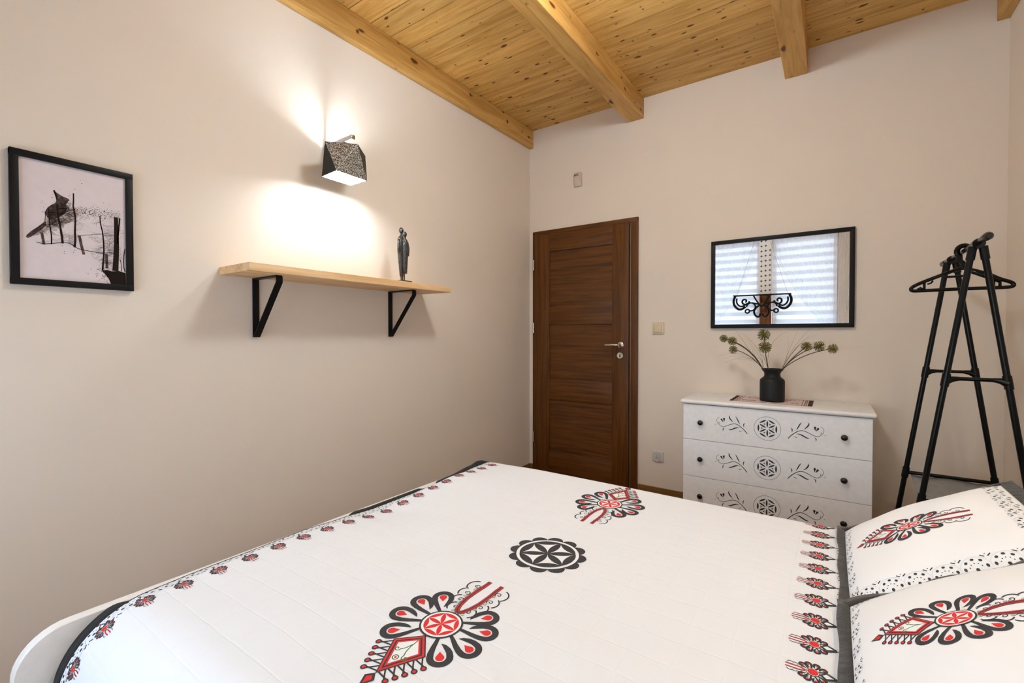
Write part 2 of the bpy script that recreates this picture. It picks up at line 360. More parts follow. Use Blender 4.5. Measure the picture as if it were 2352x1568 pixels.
def parzenica(small=False):
    """folk motif, centre disc radius 1, scallop towards +x, diamond towards -x"""
    k = Ink(); fat = 1.35 if small else 1
    for sg in (1, -1):
        for ang in (41, 70, 104, 138):
            a = math.radians(ang) * sg; ca, sa = math.cos(a), math.sin(a)
            tr = lambda p: (p[0] * ca - p[1] * sg * sa, p[0] * sa + p[1] * sg * ca)
            path = [(.95, .10), (1.25, .19), (1.6, .31), (1.95, .40)] + arcp((2.2, 0), .42, PI / 2, -PI / 2, 12, ) + [(1.95, -.40), (1.72, -.31), (1.5, -.18), (1.36, -.05)]
            wd = [.16, .2, .24, .28] + [.30] * 13 + [.28, .26, .17, .02]
            k.line('pk', [tr(p) for p in path], [w_ * fat for w_ in wd], 0)
            drop = [(1.86, 0)] + arcp((2.22, 0), .19, -PI * .62, PI * .62, 12)
            k.poly('pr', [tr(p) for p in drop], 1)
    # scalloped lace side
    for sg in (1, -1):
        sc_ = [((1.42, .42), .40, 2.6, .5), ((2.05, .66), .42, 2.5, .45), ((2.72, .78), .45, 2.4, .45), ((3.5, .74), .52, 2.4, .25)]
        for c, r, a0, a1 in sc_:
            k.line('pk', [(p[0], p[1] * sg) for p in arcp(c, r, a0, a1, 12)], .075 if not small else .12, 1)
            if not small:
                k.line('pk', [(p[0], p[1] * sg) for p in spiral((c[0] + .02, c[1] - .02), .2, 3.6, 1.2, 18)], .045, 1)
                cc = (c[0] - .28, (c[1] - .12) * sg)
                k.disc('pg', cc, .085, 1, 12); k.disc('pw', cc, .06, 2, 12); k.disc('pr', cc, .03, 3, 8)
        U = [(1.1, 0), (1.3, .17), (1.7, .32), (2.3, .42), (3.1, .43), (3.7, .40), (4.28, .40)]
        U = [(p[0], p[1] * sg) for p in U]
        k.line('pk', U, .25, 2); k.line('pr', U, .19, 3)
        if not small: k.line('pk', U, .08, 4)
    # diamond with fringe
    A, B, C_, D = (-1.97, .98), (-.98, 0), (-1.97, -.98), (-3.78, 0); cen = (-2.15, 0)
    if not small:
        for sg in (1, -1):
            for i in range(5):
                f = .06 + i * .185; p0 = (-1.97 + (-1.81) * f, .98 * (1 - f)); p1 = (-1.97 - 1.81 * (f + .13), .98 * (1 - f - .13))
                nx, ny = -.476, .879
                m1 = ((p0[0] + p1[0]) / 2 + nx * .48, (p0[1] + p1[1]) / 2 + ny * .48)
                for a_, b_ in ((p0, (m1[0] + (p1[0] - p0[0]) * .12, m1[1] + (p1[1] - p0[1]) * .12)), (p1, (m1[0] - (p1[0] - p0[0]) * .12, m1[1] - (p1[1] - p0[1]) * .12))):
                    k.line('pk', [(a_[0], a_[1] * sg), (b_[0], b_[1] * sg)], .07, 0)
                d = (m1[0] + nx * .12, (m1[1] + ny * .12) * sg)
                k.disc('pk', d, .14, 1, 12); k.disc('pr', d, .075, 2, 10)
    else:
        for sg in (1, -1):
            k.line('pk', [(-1.97 - nx_ * 0 - 1.7 * f, (1.15 - f * 1.0) * sg + (.16 if i % 2 else 0) * sg) for i, (f, nx_) in enumerate([(q / 11, 0) for q in range(12)])], .14, 0)
    for s_, kk, l in ((1.0, 'pk', 2), (.93, 'pr', 3), (.82, 'pk', 4), (.72, 'pr', 5), (.62, 'pw', 6)) if not small else ((1.05, 'pk', 2), (.6, 'pw', 6)):
        k.poly(kk, [(cen[0] + (p[0] - cen[0]) * s_, p[1] * s_) for p in (A, B, C_, D)], l)
    k.poly('pk', [(-3.75, .0), (-4.05, .28), (-4.6, 0), (-4.05, -.28)], 1); k.poly('pr', [(-3.92, .0), (-4.07, .16), (-4.4, 0), (-4.07, -.16)], 2)
    if not small:
        k.line('pg', [(-1.45, 0), (-1.9, .02), (-2.25, .1), (-2.5, .22)] + spiral((-2.55, .36), .17, -1.2, -1.1, 16), .05, 7)
        k.line('pg', [(-1.75, 0), (-2.05, -.08), (-2.25, -.2)] + spiral((-2.3, -.36), .15, 1.2, 1.1, 16), .05, 7)
        k.line('pg', arcp((-2.72, -.02), .13, 0, 2 * PI, 14), .05, 7); k.disc('pr', (-2.72, -.02), .06, 7, 8)
    k.disc('pk', (0, 0), 1.02, 5, 32); k.disc('pw', (0, 0), .93, 6, 32)
    if small: k.disc('pr', (0, 0), .85, 7, 20)
    else:
        P6 = [(.82 * math.cos(a), .82 * math.sin(a)) for a in [PI / 6 + i * PI / 3 for i in range(6)]]
        for i in range(6): k.poly('pr', lens((0, 0), P6[i]), 7); k.poly('pr', lens(P6[i], P6[(i + 1) % 6]), 7)
    return k
PAR = parzenica(); PARS = parzenica(True)
def lace_unit(wd):
    """half-round of eyelets, width wd, base along y=0, growing to +y"""
    k = Ink(); R = wd * .36
    for i in range(5):
        a = PI * (.04 + .23 * i); k.disc('pk', (R * math.cos(a), wd * .1 + R * math.sin(a) * 1.05), wd * .05, 1, 10, ry=wd * .062, rot=a)
    for i in range(5):
        a = PI * (.12 + .19 * i); k.disc('pk', (R * .58 * math.cos(a), wd * .1 + R * .58 * math.sin(a)), wd * .022, 1, 6)
    k.disc('pk', (0, wd * .07), wd * .06, 1, 8)
    k.line('pl', arcp((0, wd * .1), R * 1.38, .05, PI - .05, 14), wd * .03, 0)
    for sg in (1, -1): k.line('pk', [(wd * .5 + sg * wd * .05, wd * .50), (wd * .5 + sg * wd * .17, wd * .60)], wd * .04, 1)
    k.disc('pk', (wd * .5, wd * .62), wd * .022, 1, 6)
    return k

# ------------------------------------------------------------------ room shell
struct('floor', MB().box(XL, XR, YF - .2, YB, -.05, 0), 'floor')
struct('wall_left', MB().box(XL - .12, XL, YF - .2, YB + .12, -.05, 3.05), 'wall')
struct('wall_right', MB().box(XR, XR + .12, YF - .2, YB + .12, -.05, 3.05), 'wall')
struct('wall_back', MB().box(XL, XR, YB, YB + .12, -.05, 3.05), 'wall')
wf = MB(); y0, y1 = YF - .2, YF
wf.box(XL, XR, y0, y1, -.05, WZ[0]); wf.box(XL, XR, y0, y1, WZ[1], 3.05)
wf.box(XL, WIN[0][0], y0, y1, WZ[0], WZ[1]); wf.box(WIN[0][1], WIN[1][0], y0, y1, WZ[0], WZ[1]); wf.box(WIN[1][1], XR, y0, y1, WZ[0], WZ[1])
struct('wall_front', wf, 'wall')
# ceiling: planks running across the beams
ce = MB(); k = 0; y = 0.0
while y > YF - .2:
    a, b = y, max(y - .1365, YF - .2)
    z0, z1 = zceil(a), zceil(b)
    for (p, q, zp, zq) in ((a, b, z0, z1),):
        ce.add([(XL, p, zp), (XR, p, zp), (XR, q, zq), (XL, q, zq), (XL, p, zp + .03), (XR, p, zp + .03), (XR, q, zq + .03), (XL, q, zq + .03)],
               [(0, 3, 2, 1), (4, 5, 6, 7), (0, 1, 5, 4), (2, 3, 7, 6), (1, 2, 6, 5), (0, 4, 7, 3)])
    y -= .141
ce.box(XL, XR, YF - .2, .0, 2.965, 3.0)
struct('ceiling', ce, 'plank')
def beam(x0, x1, label):
    m = MB(); a, b = YB, YF
    m.add([(x, y, z) for x in (x0, x1) for (y, z) in ((a, zbeam(a)), (a, zceil(a)), (b, zbeam(b)), (b, zceil(b)))],
          [(0, 2, 3, 1), (4, 5, 7, 6), (0, 1, 5, 4), (2, 6, 7, 3), (0, 4, 6, 2), (1, 3, 7, 5)])
    bm = bmesh.new(); 
    o = obj('ceiling_beam', m, 'beam', org=((x0 + x1) / 2, -2, 2.8))
    md = o.modifiers.new('b', 'BEVEL'); md.width = .004; md.segments = 2
    tag(o, kind='structure'); return o
for i, (x0, x1) in enumerate(((XL, .022), (.863, .983), (1.878, 1.998), (2.806, XR))):
    o = beam(x0, x1, ''); o.name = 'trim_%d' % (i + 1)
bb = MB().bbox(.95, 1.38, -.016, 0, 0, .08, .003); bb.bbox(1.38, XR, -.016, 0, 0, .08, .003); bb.box(XL, .024, -.016, 0, 0, .08)
struct('baseboard_back', bb, 'base')
struct('baseboard_left', MB().bbox(XL, XL + .016, YF, -.02, 0, .08, .003), 'base')
struct('baseboard_right', MB().bbox(XR - .016, XR, YF, -.02, 0, .08, .003), 'base')

# ------------------------------------------------------------------ door
D = thing('door_1', (.487, -.01, 0), kind='structure')
cs = MB(); cs.bbox(.027, .058, -.018, 0, 0, 2.068, .002); cs.bbox(.893, .947, -.018, 0, 0, 2.068, .002); obj('door_frame', cs, 'door_v', D, True)
obj('door_frame_head', MB().bbox(.027, .947, -.0185, 0, 2.035, 2.069, .002), 'door_h', D, True)
lf = MB(); lf.bbox(.06, .203, -.040, -.002, .004, 2.03, .003); lf.bbox(.757, .886, -.040, -.002, .004, 2.03, .003); LF = obj('door_leaf', lf, 'door_v', D, True)
rl = MB()
for z0, z1 in ((.004, .226), (.656, .828), (1.276, 1.465), (1.884, 2.03)): rl.bbox(.203, .757, -.0395, -.002, z0, z1, .002)
obj('cross_rail', rl, 'door_h', D, True)
for z0, z1 in ((.226, .656), (.828, 1.276), (1.465, 1.884)): obj('door_panel', MB().box(.203, .757, -.028, -.004, z0, z1), 'door_h', D)
for z in (.328, 1.252, 1.783): obj('hinge', MB().tube([(.053, -.045, z - .043), (.053, -.045, z + .043)], .007, 10), 'chrome', D, True)
hm = MB().lathe([(0.0, .049), (.024, .048), (.026, .045), (.026, .040)], (.826, 0, 1.116), 28, axis=1)
hm.tube([(.826, -.045, 1.116), (.826, -.08, 1.116), (.822, -.09, 1.116), (.812, -.095, 1.116), (.78, -.096, 1.117), (.735, -.092, 1.116), (.70, -.086, 1.115)], [.010, .010, .0105, .011, .0105, .009, .007], 12)
H = obj('door_handle', hm, 'chrome', D, 'all')
es = obj('lock_escutcheon', MB().lathe([(0.0, .046), (.022, .047), (.0255, .044), (.0255, .04)], (.821, 0, 1.036), 28, axis=1), 'chrome', D, True)
obj('keyhole', MB().box(.818, .824, -.0485, -.046, 1.024, 1.046), 'hole', es)

# ------------------------------------------------------------------ wall fittings on the door wall
T = thing('motion_sensor', (.449, 0, 2.435), 'small beige motion sensor high on the wall above the door', 'sensor')
pm = MB(); rings = []
for z, dpt in ((2.383, .022), (2.40, .034), (2.435, .042), (2.47, .040), (2.49, .026)):
    rings.append([(.417, 0, z), (.417, -dpt * .6, z), (.427, -dpt * .95, z), (.449, -dpt, z), (.471, -dpt * .95, z), (.482, -dpt * .6, z), (.482, 0, z)])
pm.loft(rings); obj('sensor_body', pm, 'pirp', T, True)
obj('sensor_slit', MB().strap([(.430, -.0435, 2.459), (.437, -.0445, 2.465), (.449, -.0445, 2.467), (.461, -.0445, 2.465), (.468, -.0435, 2.459)], .003, .003, (0, 1, 0)), 'hole', T)
T = thing('light_switch', (1.097, 0, 1.24), 'ivory square light switch on the wall beside the door', 'switch')
obj('switch_plate', MB().bbox(1.055, 1.139, -.010, 0, 1.198, 1.283, .004), 'ivory', T, True)
obj('rocker', MB().bbox(1.066, 1.122, -.016, -.009, 1.211, 1.266, .003), 'ivory', T, True)
T = thing('wall_socket', (1.098, 0, .305), 'clear-framed double power socket low on the wall', 'socket')
obj('socket_plate', MB().bbox(1.058, 1.138, -.008, 0, .268, .345, .004), 'greyplastic', T, True)
for dz, s_ in ((.019, -1), (-.017, 1)):
    c = (1.094, 0, .307 + dz)
    so = obj('socket_face', MB().lathe([(0, .0125), (.0145, .0125), (.0155, .016), (.0195, .016), (.0195, .008)], c, 28, axis=1), 'greyplastic', T, True)
    hl = MB()
    for dx, dzz in ((-.0075, 0), (.0075, 0), (0, s_ * .0095)): hl.lathe([(0, .0132), (.0024, .0132), (.0024, .012)], (c[0] + dx, 0, c[2] + dzz), 12, axis=1)
    obj('pin_hole', hl, 'hole', so)

# ------------------------------------------------------------------ mirror
T = thing('wall_mirror', (1.848, 0, 1.53), 'wide black-framed mirror reflecting the curtained window', 'mirror')
fr = MB(); a0, a1, b0, b1 = 1.456, 2.238, 1.237, 1.822; i_ = .0255
fr.bbox(a0, a1, -.022, 0, b0, b0 + i_, .0015); fr.bbox(a0, a1, -.022, 0, b1 - i_, b1, .0015)
fr.bbox(a0, a0 + i_, -.0218, 0, b0 + .001, b1 - .001, .0015); fr.bbox(a1 - i_, a1, -.0218, 0, b0 + .001, b1 - .001, .0015)
obj('mirror_frame', fr, 'black', T, True)
obj('mirror_pane', MB().box(a0 + .02, a1 - .02, -.014, -.002, b0 + .02, b1 - .02), 'mirror', T)

# ------------------------------------------------------------------ chest of drawers
T = thing('chest_of_drawers', (1.845, -.22, 0), 'white chest of drawers with black stencilled flowers and round knobs', 'chest of drawers')
bx = MB(); bx.box(1.382, 1.400, -.405, -.02, .0, .77); bx.box(2.287, 2.305, -.405, -.02, .0, .77); bx.box(1.40, 2.287, -.03, -.02, .03, .77); bx.box(1.40, 2.287, -.395, -.02, .06, .08)
bx.box(1.40, 2.287, -.385, -.365, 0, .1); bx.box(1.40, 2.287, -.400, -.395, .09, .77)
obj('carcass', bx, 'white', T)
obj('worktop', MB().bbox(1.367, 2.320, -.440, -.004, .7735, .798, .011), 'white', T, True)
stem = [(-100, -42), (-116, -22), (-136, -4), (-154, 7), (-171, 9), (-192, 1), (-210, -9), (-228, -16), (-244, -12), (-257, 1), (-264, 17), (-260, 31), (-248, 39)]
leaves = [[(-195, 59), (-199, 44), (-193, 32), (-183, 22), (-170, 14), (-183, 29), (-193, 45)], [(-164, 56), (-155, 35), (-147, 19), (-136, 3), (-145, 27), (-153, 43)],
          [(-111, 21), (-122, 12), (-121, 1), (-118, -8), (-117, 5), (-116, 12)], [(-133, -12), (-153, -14), (-174, -26), (-186, -32), (-202, -30), (-184, -25), (-171, -16), (-156, -10)],
          [(-143, -36), (-134, -31), (-123, -30), (-133, -28), (-141, -31)], [(-219, -19), (-227, -30), (-227, -44), (-230, -37), (-231, -27)], [(-273, -11), (-269, -6), (-263, -3), (-270, -3)],
          [(-251, 13), (-249, 5), (-248, -4), (-252, 3)], [(-226, 9), (-235, 18), (-241, 23), (-242, 28), (-239, 32), (-233, 31), (-231, 24)],
          [(-225, 12), (-226, 24), (-230, 31), (-227, 36), (-222, 38), (-218, 34), (-219, 25), (-222, 18)]]
def smooth_poly(pts, it=2, closed=True):
    for _ in range(it):
        o = []; n = len(pts)
        for i in range(n if closed else n - 1):
            a, b = pts[i], pts[(i + 1) % n]; o += [(a[0] * .75 + b[0] * .25, a[1] * .75 + b[1] * .25), (a[0] * .25 + b[0] * .75, a[1] * .25 + b[1] * .75)]
        if not closed: o = [pts[0]] + o + [pts[-1]]
        pts = o
    return pts
dec = Ink()
for sg in (1, -1):
    sp_ = smooth_poly([(x * sg, z) for x, z in stem], 2, False); n = len(sp_)
    dec.line('pk', sp_, [4.2 * (1 - .72 * i / n) for i in range(n)])
    for i, lv in enumerate(leaves): dec.poly('pk', smooth_poly([((x) * sg, z) for x, z in lv], 1))
R6 = [(48 * math.cos(a), 48 * math.sin(a)) for a in [PI / 6 + i * PI / 3 for i in range(6)]]
for i in range(6):
    p, q = R6[i], R6[(i + 1) % 6]
    dec.poly('pk', lens((p[0] * .12, p[1] * .12), (p[0] * .95, p[1] * .95), 8, .82))
    m_ = ((p[0] + q[0]) * .53, (p[1] + q[1]) * .53); d_ = ((q[0] - p[0]) * .42, (q[1] - p[1]) * .42)
    dec.poly('pk', lens((m_[0] - d_[0], m_[1] - d_[1]), (m_[0] + d_[0], m_[1] + d_[1]), 8, .85))
    c = ((p[0] + q[0]) * .33, (p[1] + q[1]) * .33); aa = math.atan2(c[1], c[0]); tri = []
    for j in range(6):
        r = 8 if j % 2 else 2.4; b_ = aa + PI + PI / 3 * j + PI / 3; tri.append((c[0] + r * math.cos(b_), c[1] + r * math.sin(b_)))
    dec.poly('pk', tri)
dec.line('pk', arcp((0, 0), 66, 0, 2 * PI, 60), 1.6)
for i, zc in enumerate((.6635, .4425, .218)):
    z0, z1 = ((.557, .770), (.332, .5545), (.106, .3295))[i]
    m = MB().bbox(1.3835, 2.3035, -.425, -.405, z0, z1, .0015)
    dec.stamp(m, lambda u, v, off: (1.838 + u / 1000, -.425 - off, zc + .004 + v / 1000), {'pk': 1}, maxlen=1e9, base=.0003, step=0)
    dr = obj('drawer', m, ['white', 'ink'], T, fix=False)
    for x in (1.4845, 2.188):
        obj('knob', MB().lathe([(0, .026), (.008, .0255), (.0135, .022), (.0155, .016), (.013, .011), (.007, .008), (.0065, 0)], (x, -.425, zc), 28, axis=1), 'knob', dr, True)
# runner
rn = MB(); x0, x1, ya, yb = 1.628, 2.046, -.350, -.075; zt = .7985
rn.box(x0, x1, ya, yb, zt, zt + .0016, 0)
ink = Ink()
ink.poly('matdark', [(x0, ya), (x0 + .022, ya), (x0 + .022, yb), (x0, yb)]); ink.poly('matdark', [(x1 - .022, ya), (x1, ya), (x1, yb), (x1 - .022, yb)])
for s_, xx in ((1, x0), (-1, x1)):
    for d, wd, kk in ((.029, .005, 'matgrey'), (.037, .005, 'matred'), (.050, .003, 'matdark')): ink.line(kk, [(xx + s_ * d, ya), (xx + s_ * d, yb)], wd)
for yy in (ya + .004, yb - .004): ink.line('matdark', [(x0, yy), (x1, yy)], .007)
random.seed(3)
for cx, cy in ((1.735, -.145), (1.73, -.275), (1.94, -.145), (1.94, -.275), (1.835, -.318), (1.835, -.11)):
    for _ in range(9):
        dx = random.uniform(-.04, .04); dy = random.uniform(-.02, .02) * (1 - abs(dx) / .05)
        ink.disc(random.choice(['matdark', 'matdark', 'matred']), (cx + dx, cy + dy), random.uniform(.004, .012), 1 + _ % 2, 7, ry=random.uniform(.003, .006), rot=random.uniform(0, 3))
ink.stamp(rn, lambda u, v, off: (u, v, zt + .0016 + off), {'matdark': 1, 'matred': 2, 'matgrey': 3}, maxlen=1e9, base=.0002, step=.0002)
tag(obj('table_runner', rn, ['rose', 'matdark', 'matred', 'matgrey'], fix=False), 'small woven runner with black ends under the black vase', 'runner')
# vase
VX, VY, VZ = 1.843, -.235, .8006
vs = MB().lathe([(0, 0), (.060, 0), (.0645, .004), (.0655, .02), (.0655, .118), (.063, .128), (.055, .136), (.046, .143), (.042, .151), (.0415, .162), (.045, .172), (.053, .182), (.057, .188), (.0575, .192), (.0545, .192), (.047, .181), (.039, .168), (.038, .152), (.058, .126), (.060, .02), (0, .012)], (VX, VY, VZ), 56)
tag(obj('vase', vs, 'matteblack', smooth='all', org=(VX, VY, VZ)), 'matte black vase with a flared neck on the chest of drawers', 'vase')
def allium(m, c, r, seed):
    random.seed(seed); m.ball(c, r * .28, r * .28, r * .28, 10)
    for i in range(130):
        z = 1 - 2 * (i + .5) / 130; ph = i * 2.39996; q = math.sqrt(1 - z * z); d = Vector((q * math.cos(ph), q * math.sin(ph), z)) + Vector([random.uniform(-.1, .1) for _ in range(3)])
        d.normalize(); L = r * random.uniform(.82, 1.05); p0 = Vector(c) + d * r * .2; p1 = Vector(c) + d * L * .8; p2 = Vector(c) + d * L
        m.tube([p0, p1, p2], [r * .018, r * .03, r * .065], 4)
def bez(a, b, c, n=12): return [tuple(Vector(a) * (1 - t_) ** 2 + Vector(b) * 2 * t_ * (1 - t_) + Vector(c) * t_ * t_) for t_ in [i / n for i in range(n + 1)]]
def spray(root, mouth, heads, blades, label, sd):
    T = thing('flower_spray', mouth, label, 'flowers', 'artificial flower sprays in the vase')
    for i, (c, r, mid) in enumerate(heads):
        low = (root[0] * .5 + mouth[0] * .5, root[1], VZ + .13)
        pts = bez(mouth, mid, c, 14)
        st = obj('stem', MB().tube([low] + pts, [.0022] * (len(pts) + 1), 6), 'stem', T, True)
        h = MB(); allium(h, c, r * 1.1, sd + i); obj('flower_head', h, 'green_head', T)
    for i, (mid, tip) in enumerate(blades):
        pts = bez(mouth, mid, tip, 12); obj('grass_blade', MB().tube(pts, [.0011 * (1 - .75 * j / 12) for j in range(13)], 4), 'grass' if i % 2 else 'stem', T)
zt_ = VZ + .186; y_ = VY
spray((VX, VY), (1.795, y_, zt_), [((1.573, y_ + .02, 1.170), .0235, (1.72, y_, 1.13)), ((1.628, y_ - .02, 1.155), .026, (1.74, y_, 1.11)), ((1.639, y_ - .05, 1.102), .024, (1.72, y_, 1.09))],
      [((1.73, y_, 1.12), (1.55, y_ - .03, 1.06)), ((1.72, y_ + .02, 1.10), (1.57, y_, 1.045)), ((1.73, y_, 1.10), (1.59, y_ - .04, 1.02)), ((1.75, y_, 1.06), (1.665, y_ - .04, 1.04)), ((1.70, y_, 1.13), (1.632, y_ + .03, 1.235)),
       ((1.74, y_ + .03, 1.06), (1.72, y_ + .05, 1.14)), ((1.80, y_, 1.12), (1.655, y_ + .04, 1.215)), ((1.79, y_ + .02, 1.06), (1.70, y_ + .04, 1.165)), ((1.80, y_, 1.06), (1.745, y_, 1.06))], 'left spray of olive ball-shaped flowers leaning from the black vase', 11)
spray((VX, VY), (1.826, y_ - .03, zt_), [((1.797, y_ + .01, 1.193), .034, (1.80, y_, 1.10)), ((1.808, y_ - .04, 1.121), .034, (1.81, y_ - .02, 1.05))],
      [((1.80, y_, 1.16), (1.92, y_ + .03, 1.215)), ((1.83, y_ - .02, 1.05), (1.838, y_ - .03, 1.06)), ((1.80, y_, 1.05), (1.80, y_ - .04, 1.08)), ((1.79, y_ + .01, 1.10), (1.71, y_ + .03, 1.17))], 'upright middle spray of two olive ball-shaped flowers in the black vase', 31)
spray((VX, VY), (1.892, y_ - .01, zt_), [((2.013, y_ - .02, 1.126), .0265, (1.95, y_, 1.07)), ((2.073, y_ + .01, 1.128), .028, (1.97, y_, 1.10)), ((2.135, y_ - .01, 1.116), .0255, (1.99, y_, 1.09))],
      [((1.95, y_, 1.15), (2.04, y_ + .03, 1.235)), ((1.96, y_, 1.15), (2.062, y_, 1.195)), ((1.92, y_, 1.09), (1.967, y_ + .03, 1.215)), ((1.93, y_ + .02, 1.07), (1.92, y_ + .02, 1.19)), ((1.95, y_, 1.12), (2.02, y_ + .02, 1.18)),
       ((1.94, y_, 1.10), (2.0, y_, 1.165)), ((2.02, y_, 1.19), (2.11, y_ + .02, 1.15)), ((1.95, y_ - .02, 1.13), (2.03, y_, 1.19))], 'right spray of olive ball-shaped flowers leaning from the black vase', 51)

# ------------------------------------------------------------------ left wall: picture
T = thing('picture', (XL, -2.903, 1.57), 'black-framed print of a wolf head filled with bare trees', 'picture')
py0, py1, pz0, pz1 = -3.059, -2.748, 1.355, 1.785; fw = .021
fm = MB(); X0, X1 = XL, XL + .02
fm.bbox(X0, X1, py0, py1, pz0, pz0 + fw, .0012); fm.bbox(X0, X1, py0, py1, pz1 - fw, pz1, .0012)
fm.bbox(X0, X1 - .0003, py0, py0 + fw, pz0 + .001, pz1 - .001, .0012); fm.bbox(X0, X1 - .0003, py1 - fw, py1, pz0 + .001, pz1 - .001, .0012)
obj('picture_frame', fm, 'black', T, True)
M['paper'] = mat('print_paper', srgb(214, 204, 207), .35, spec=.5)
M['inkd'] = mat('print_ink_dark', srgb(30, 20, 18), .5, spec=.12)
M['inkm'] = mat('print_ink_mid', srgb(84, 68, 64), .5, spec=.12, noise=.6, nscale=140)
M['inkl'] = mat('print_ink_light', srgb(184, 168, 164), .5, noise=.12, nscale=60)
def homog(src, dst):
    A = []; 
    for (x, y), (u, v) in zip(src, dst): A.append([x, y, 1, 0, 0, 0, -u * x, -u * y, u]); A.append([0, 0, 0, x, y, 1, -v * x, -v * y, v])
    n = 8
    for i in range(n):
        p = max(range(i, n), key=lambda r: abs(A[r][i])); A[i], A[p] = A[p], A[i]
        for r in range(n):
            if r != i:
                f = A[r][i] / A[i][i]; A[r] = [a - f * b for a, b in zip(A[r], A[i])]
    h = [A[i][8] / A[i][i] for i in range(n)] + [1]
    return lambda p: ((h[0] * p[0] + h[1] * p[1] + h[2]) / (h[6] * p[0] + h[7] * p[1] + 1), (h[3] * p[0] + h[4] * p[1] + h[5]) / (h[6] * p[0] + h[7] * p[1] + 1))
iy0, iy1, iz0, iz1 = py0 + fw, py1 - fw, pz0 + fw, pz1 - fw
Hm = homog([(158, 267), (1040, 466), (1035, 1338), (158, 1270)], [(iy0, iz1), (iy1, iz1), (iy1, iz0), (iy0, iz0)])
pk = Ink(); random.seed(21)
def HP(pts): return [Hm(p) for p in pts]
def inside(p, poly):
    c = False; n = len(poly)
    for i in range(n):
        a, b = poly[i], poly[i - 1]
        if (a[1] > p[1]) != (b[1] > p[1]) and p[0] < (b[0] - a[0]) * (p[1] - a[1]) / (b[1] - a[1]) + a[0]: c = not c
    return c
sil = [(210, 928), (245, 890), (330, 840), (370, 810), (385, 780), (372, 742), (385, 705), (430, 672), (465, 660), (475, 640), (465, 610), (443, 562), (455, 552), (490, 580), (550, 620), (590, 632), (600, 700), (640, 700),
       (700, 680), (760, 675), (830, 720), (880, 745), (940, 780), (1000, 790), (1030, 830), (1032, 1336), (905, 1328), (880, 1260), (840, 1200), (770, 1130), (700, 1080), (620, 1030), (540, 1000), (365, 1002), (300, 978), (232, 950)]
upper = [(210, 928), (330, 840), (385, 780), (372, 742), (385, 705), (430, 672), (475, 640), (443, 562), (455, 552), (490, 580), (590, 632), (600, 780), (560, 820), (470, 840), (400, 860), (340, 900), (270, 930)]
pk.poly('l', HP(smooth_poly([(215, 930), (330, 842), (390, 800), (380, 740), (430, 680), (560, 700), (640, 690), (660, 760), (600, 800), (520, 850), (400, 880), (300, 930)], 2)), 0)
pk.poly('m', HP(smooth_poly([(385, 710), (430, 675), (472, 650), (464, 610), (444, 556), (470, 570), (510, 600), (588, 632), (560, 652), (545, 690), (560, 730), (500, 775), (440, 800), (400, 790), (374, 745)], 1)), 1)
pk.poly('m', HP(smooth_poly([(208, 930), (260, 885), (330, 842), (384, 800), (380, 850), (300, 905), (235, 950)], 1)), 1)
for pl, wds in (([(612, 580), (612, 650), (606, 690), (625, 770), (622, 850), (618, 900), (622, 960), (614, 1025)], (10, 20)), ([(405, 700), (405, 760), (413, 850), (425, 920), (424, 998)], (8, 12)),
                ([(476, 670), (480, 760), (498, 850), (510, 930), (516, 992)], (14, 20)), ([(828, 770), (830, 830), (848, 900), (856, 1000), (856, 1080), (842, 1215)], (8, 18)), ([(960, 780), (962, 900), (960, 1050), (948, 1222)], (34, 58)),
                ([(992, 790), (985, 850), (975, 930), (970, 1000)], (12, 16)), ([(1030, 1040), (1020, 1100), (1015, 1180), (1028, 1230)], (7, 8)), ([(990, 1130), (1000, 1180), (1000, 1225)], (6, 6))):
    q = smooth_poly(pl, 2, False); n = len(q); H_ = HP(q); sc_ = .311 / 1000
    pk.line('d', H_, [(wds[0] + (wds[1] - wds[0]) * i / n) * sc_ for i in range(n)], 4)
for pl, w_ in (([(345, 900), (355, 960), (362, 1000)], 22), ([(655, 930), (668, 1000), (690, 1085)], 24), ([(876, 1080), (880, 1200)], 26)): pk.line('m', HP(pl), w_ * .311 / 1000, 2)
pk.poly('d', HP([(835, 1215), (880, 1212), (920, 1225), (980, 1222), (1032, 1240), (1033, 1336), (910, 1328), (890, 1280), (860, 1245)]), 3)
pk.poly('d', HP([(443, 555), (458, 553), (480, 600), (478, 645), (468, 620)]), 3)
pk.line('d', HP([(215, 932), (270, 900), (330, 850), (372, 812), (378, 760), (374, 735), (400, 695), (440, 670)]), .0016, 3)
pk.line('d', HP([(300, 978), (360, 995), (440, 990), (510, 985), (575, 990), (640, 1035), (700, 1050), (840, 1075), (920, 1070)]), .002, 3)
pk.line('d', HP([(640, 930), (720, 925), (800, 920), (900, 912)]), .0012, 3)
def twig(p, a, L, w_, dep):
    pts = [p]
    for i in range(4):
        a += random.uniform(-.35, .35); pts.append((pts[-1][0] + math.cos(a) * L / 4, pts[-1][1] + math.sin(a) * L / 4))
    if not all(inside(q, sil) for q in pts): return
    pk.line('d', HP(pts), [w_ * (1 - .18 * i) for i in range(5)], 3)
    if dep:
        for q in pts[1:]: twig(q, a + random.choice((-1, 1)) * random.uniform(.4, 1.0), L * .5, w_ * .6, dep - 1)
for _ in range(520):
    p = (random.uniform(215, 600), random.uniform(560, 930))
    if inside(p, upper): twig(p, random.choice((0, PI)) + random.uniform(-.4, .4), random.uniform(24, 60), .0011, 1)
for x0_, y0_, y1_, n_ in ((405, 760, 980, 14), (480, 700, 980, 18), (614, 640, 1000, 22), (830, 760, 1180, 26), (855, 880, 1160, 26), (960, 880, 1200, 36), (1000, 820, 1200, 24), (560, 960, 990, 8)):
    for _ in range(n_): twig((x0_, random.uniform(y0_, y1_)), random.choice((0.1, PI - .1)) + random.uniform(-.4, .4), random.uniform(40, 100), .0006, 1)
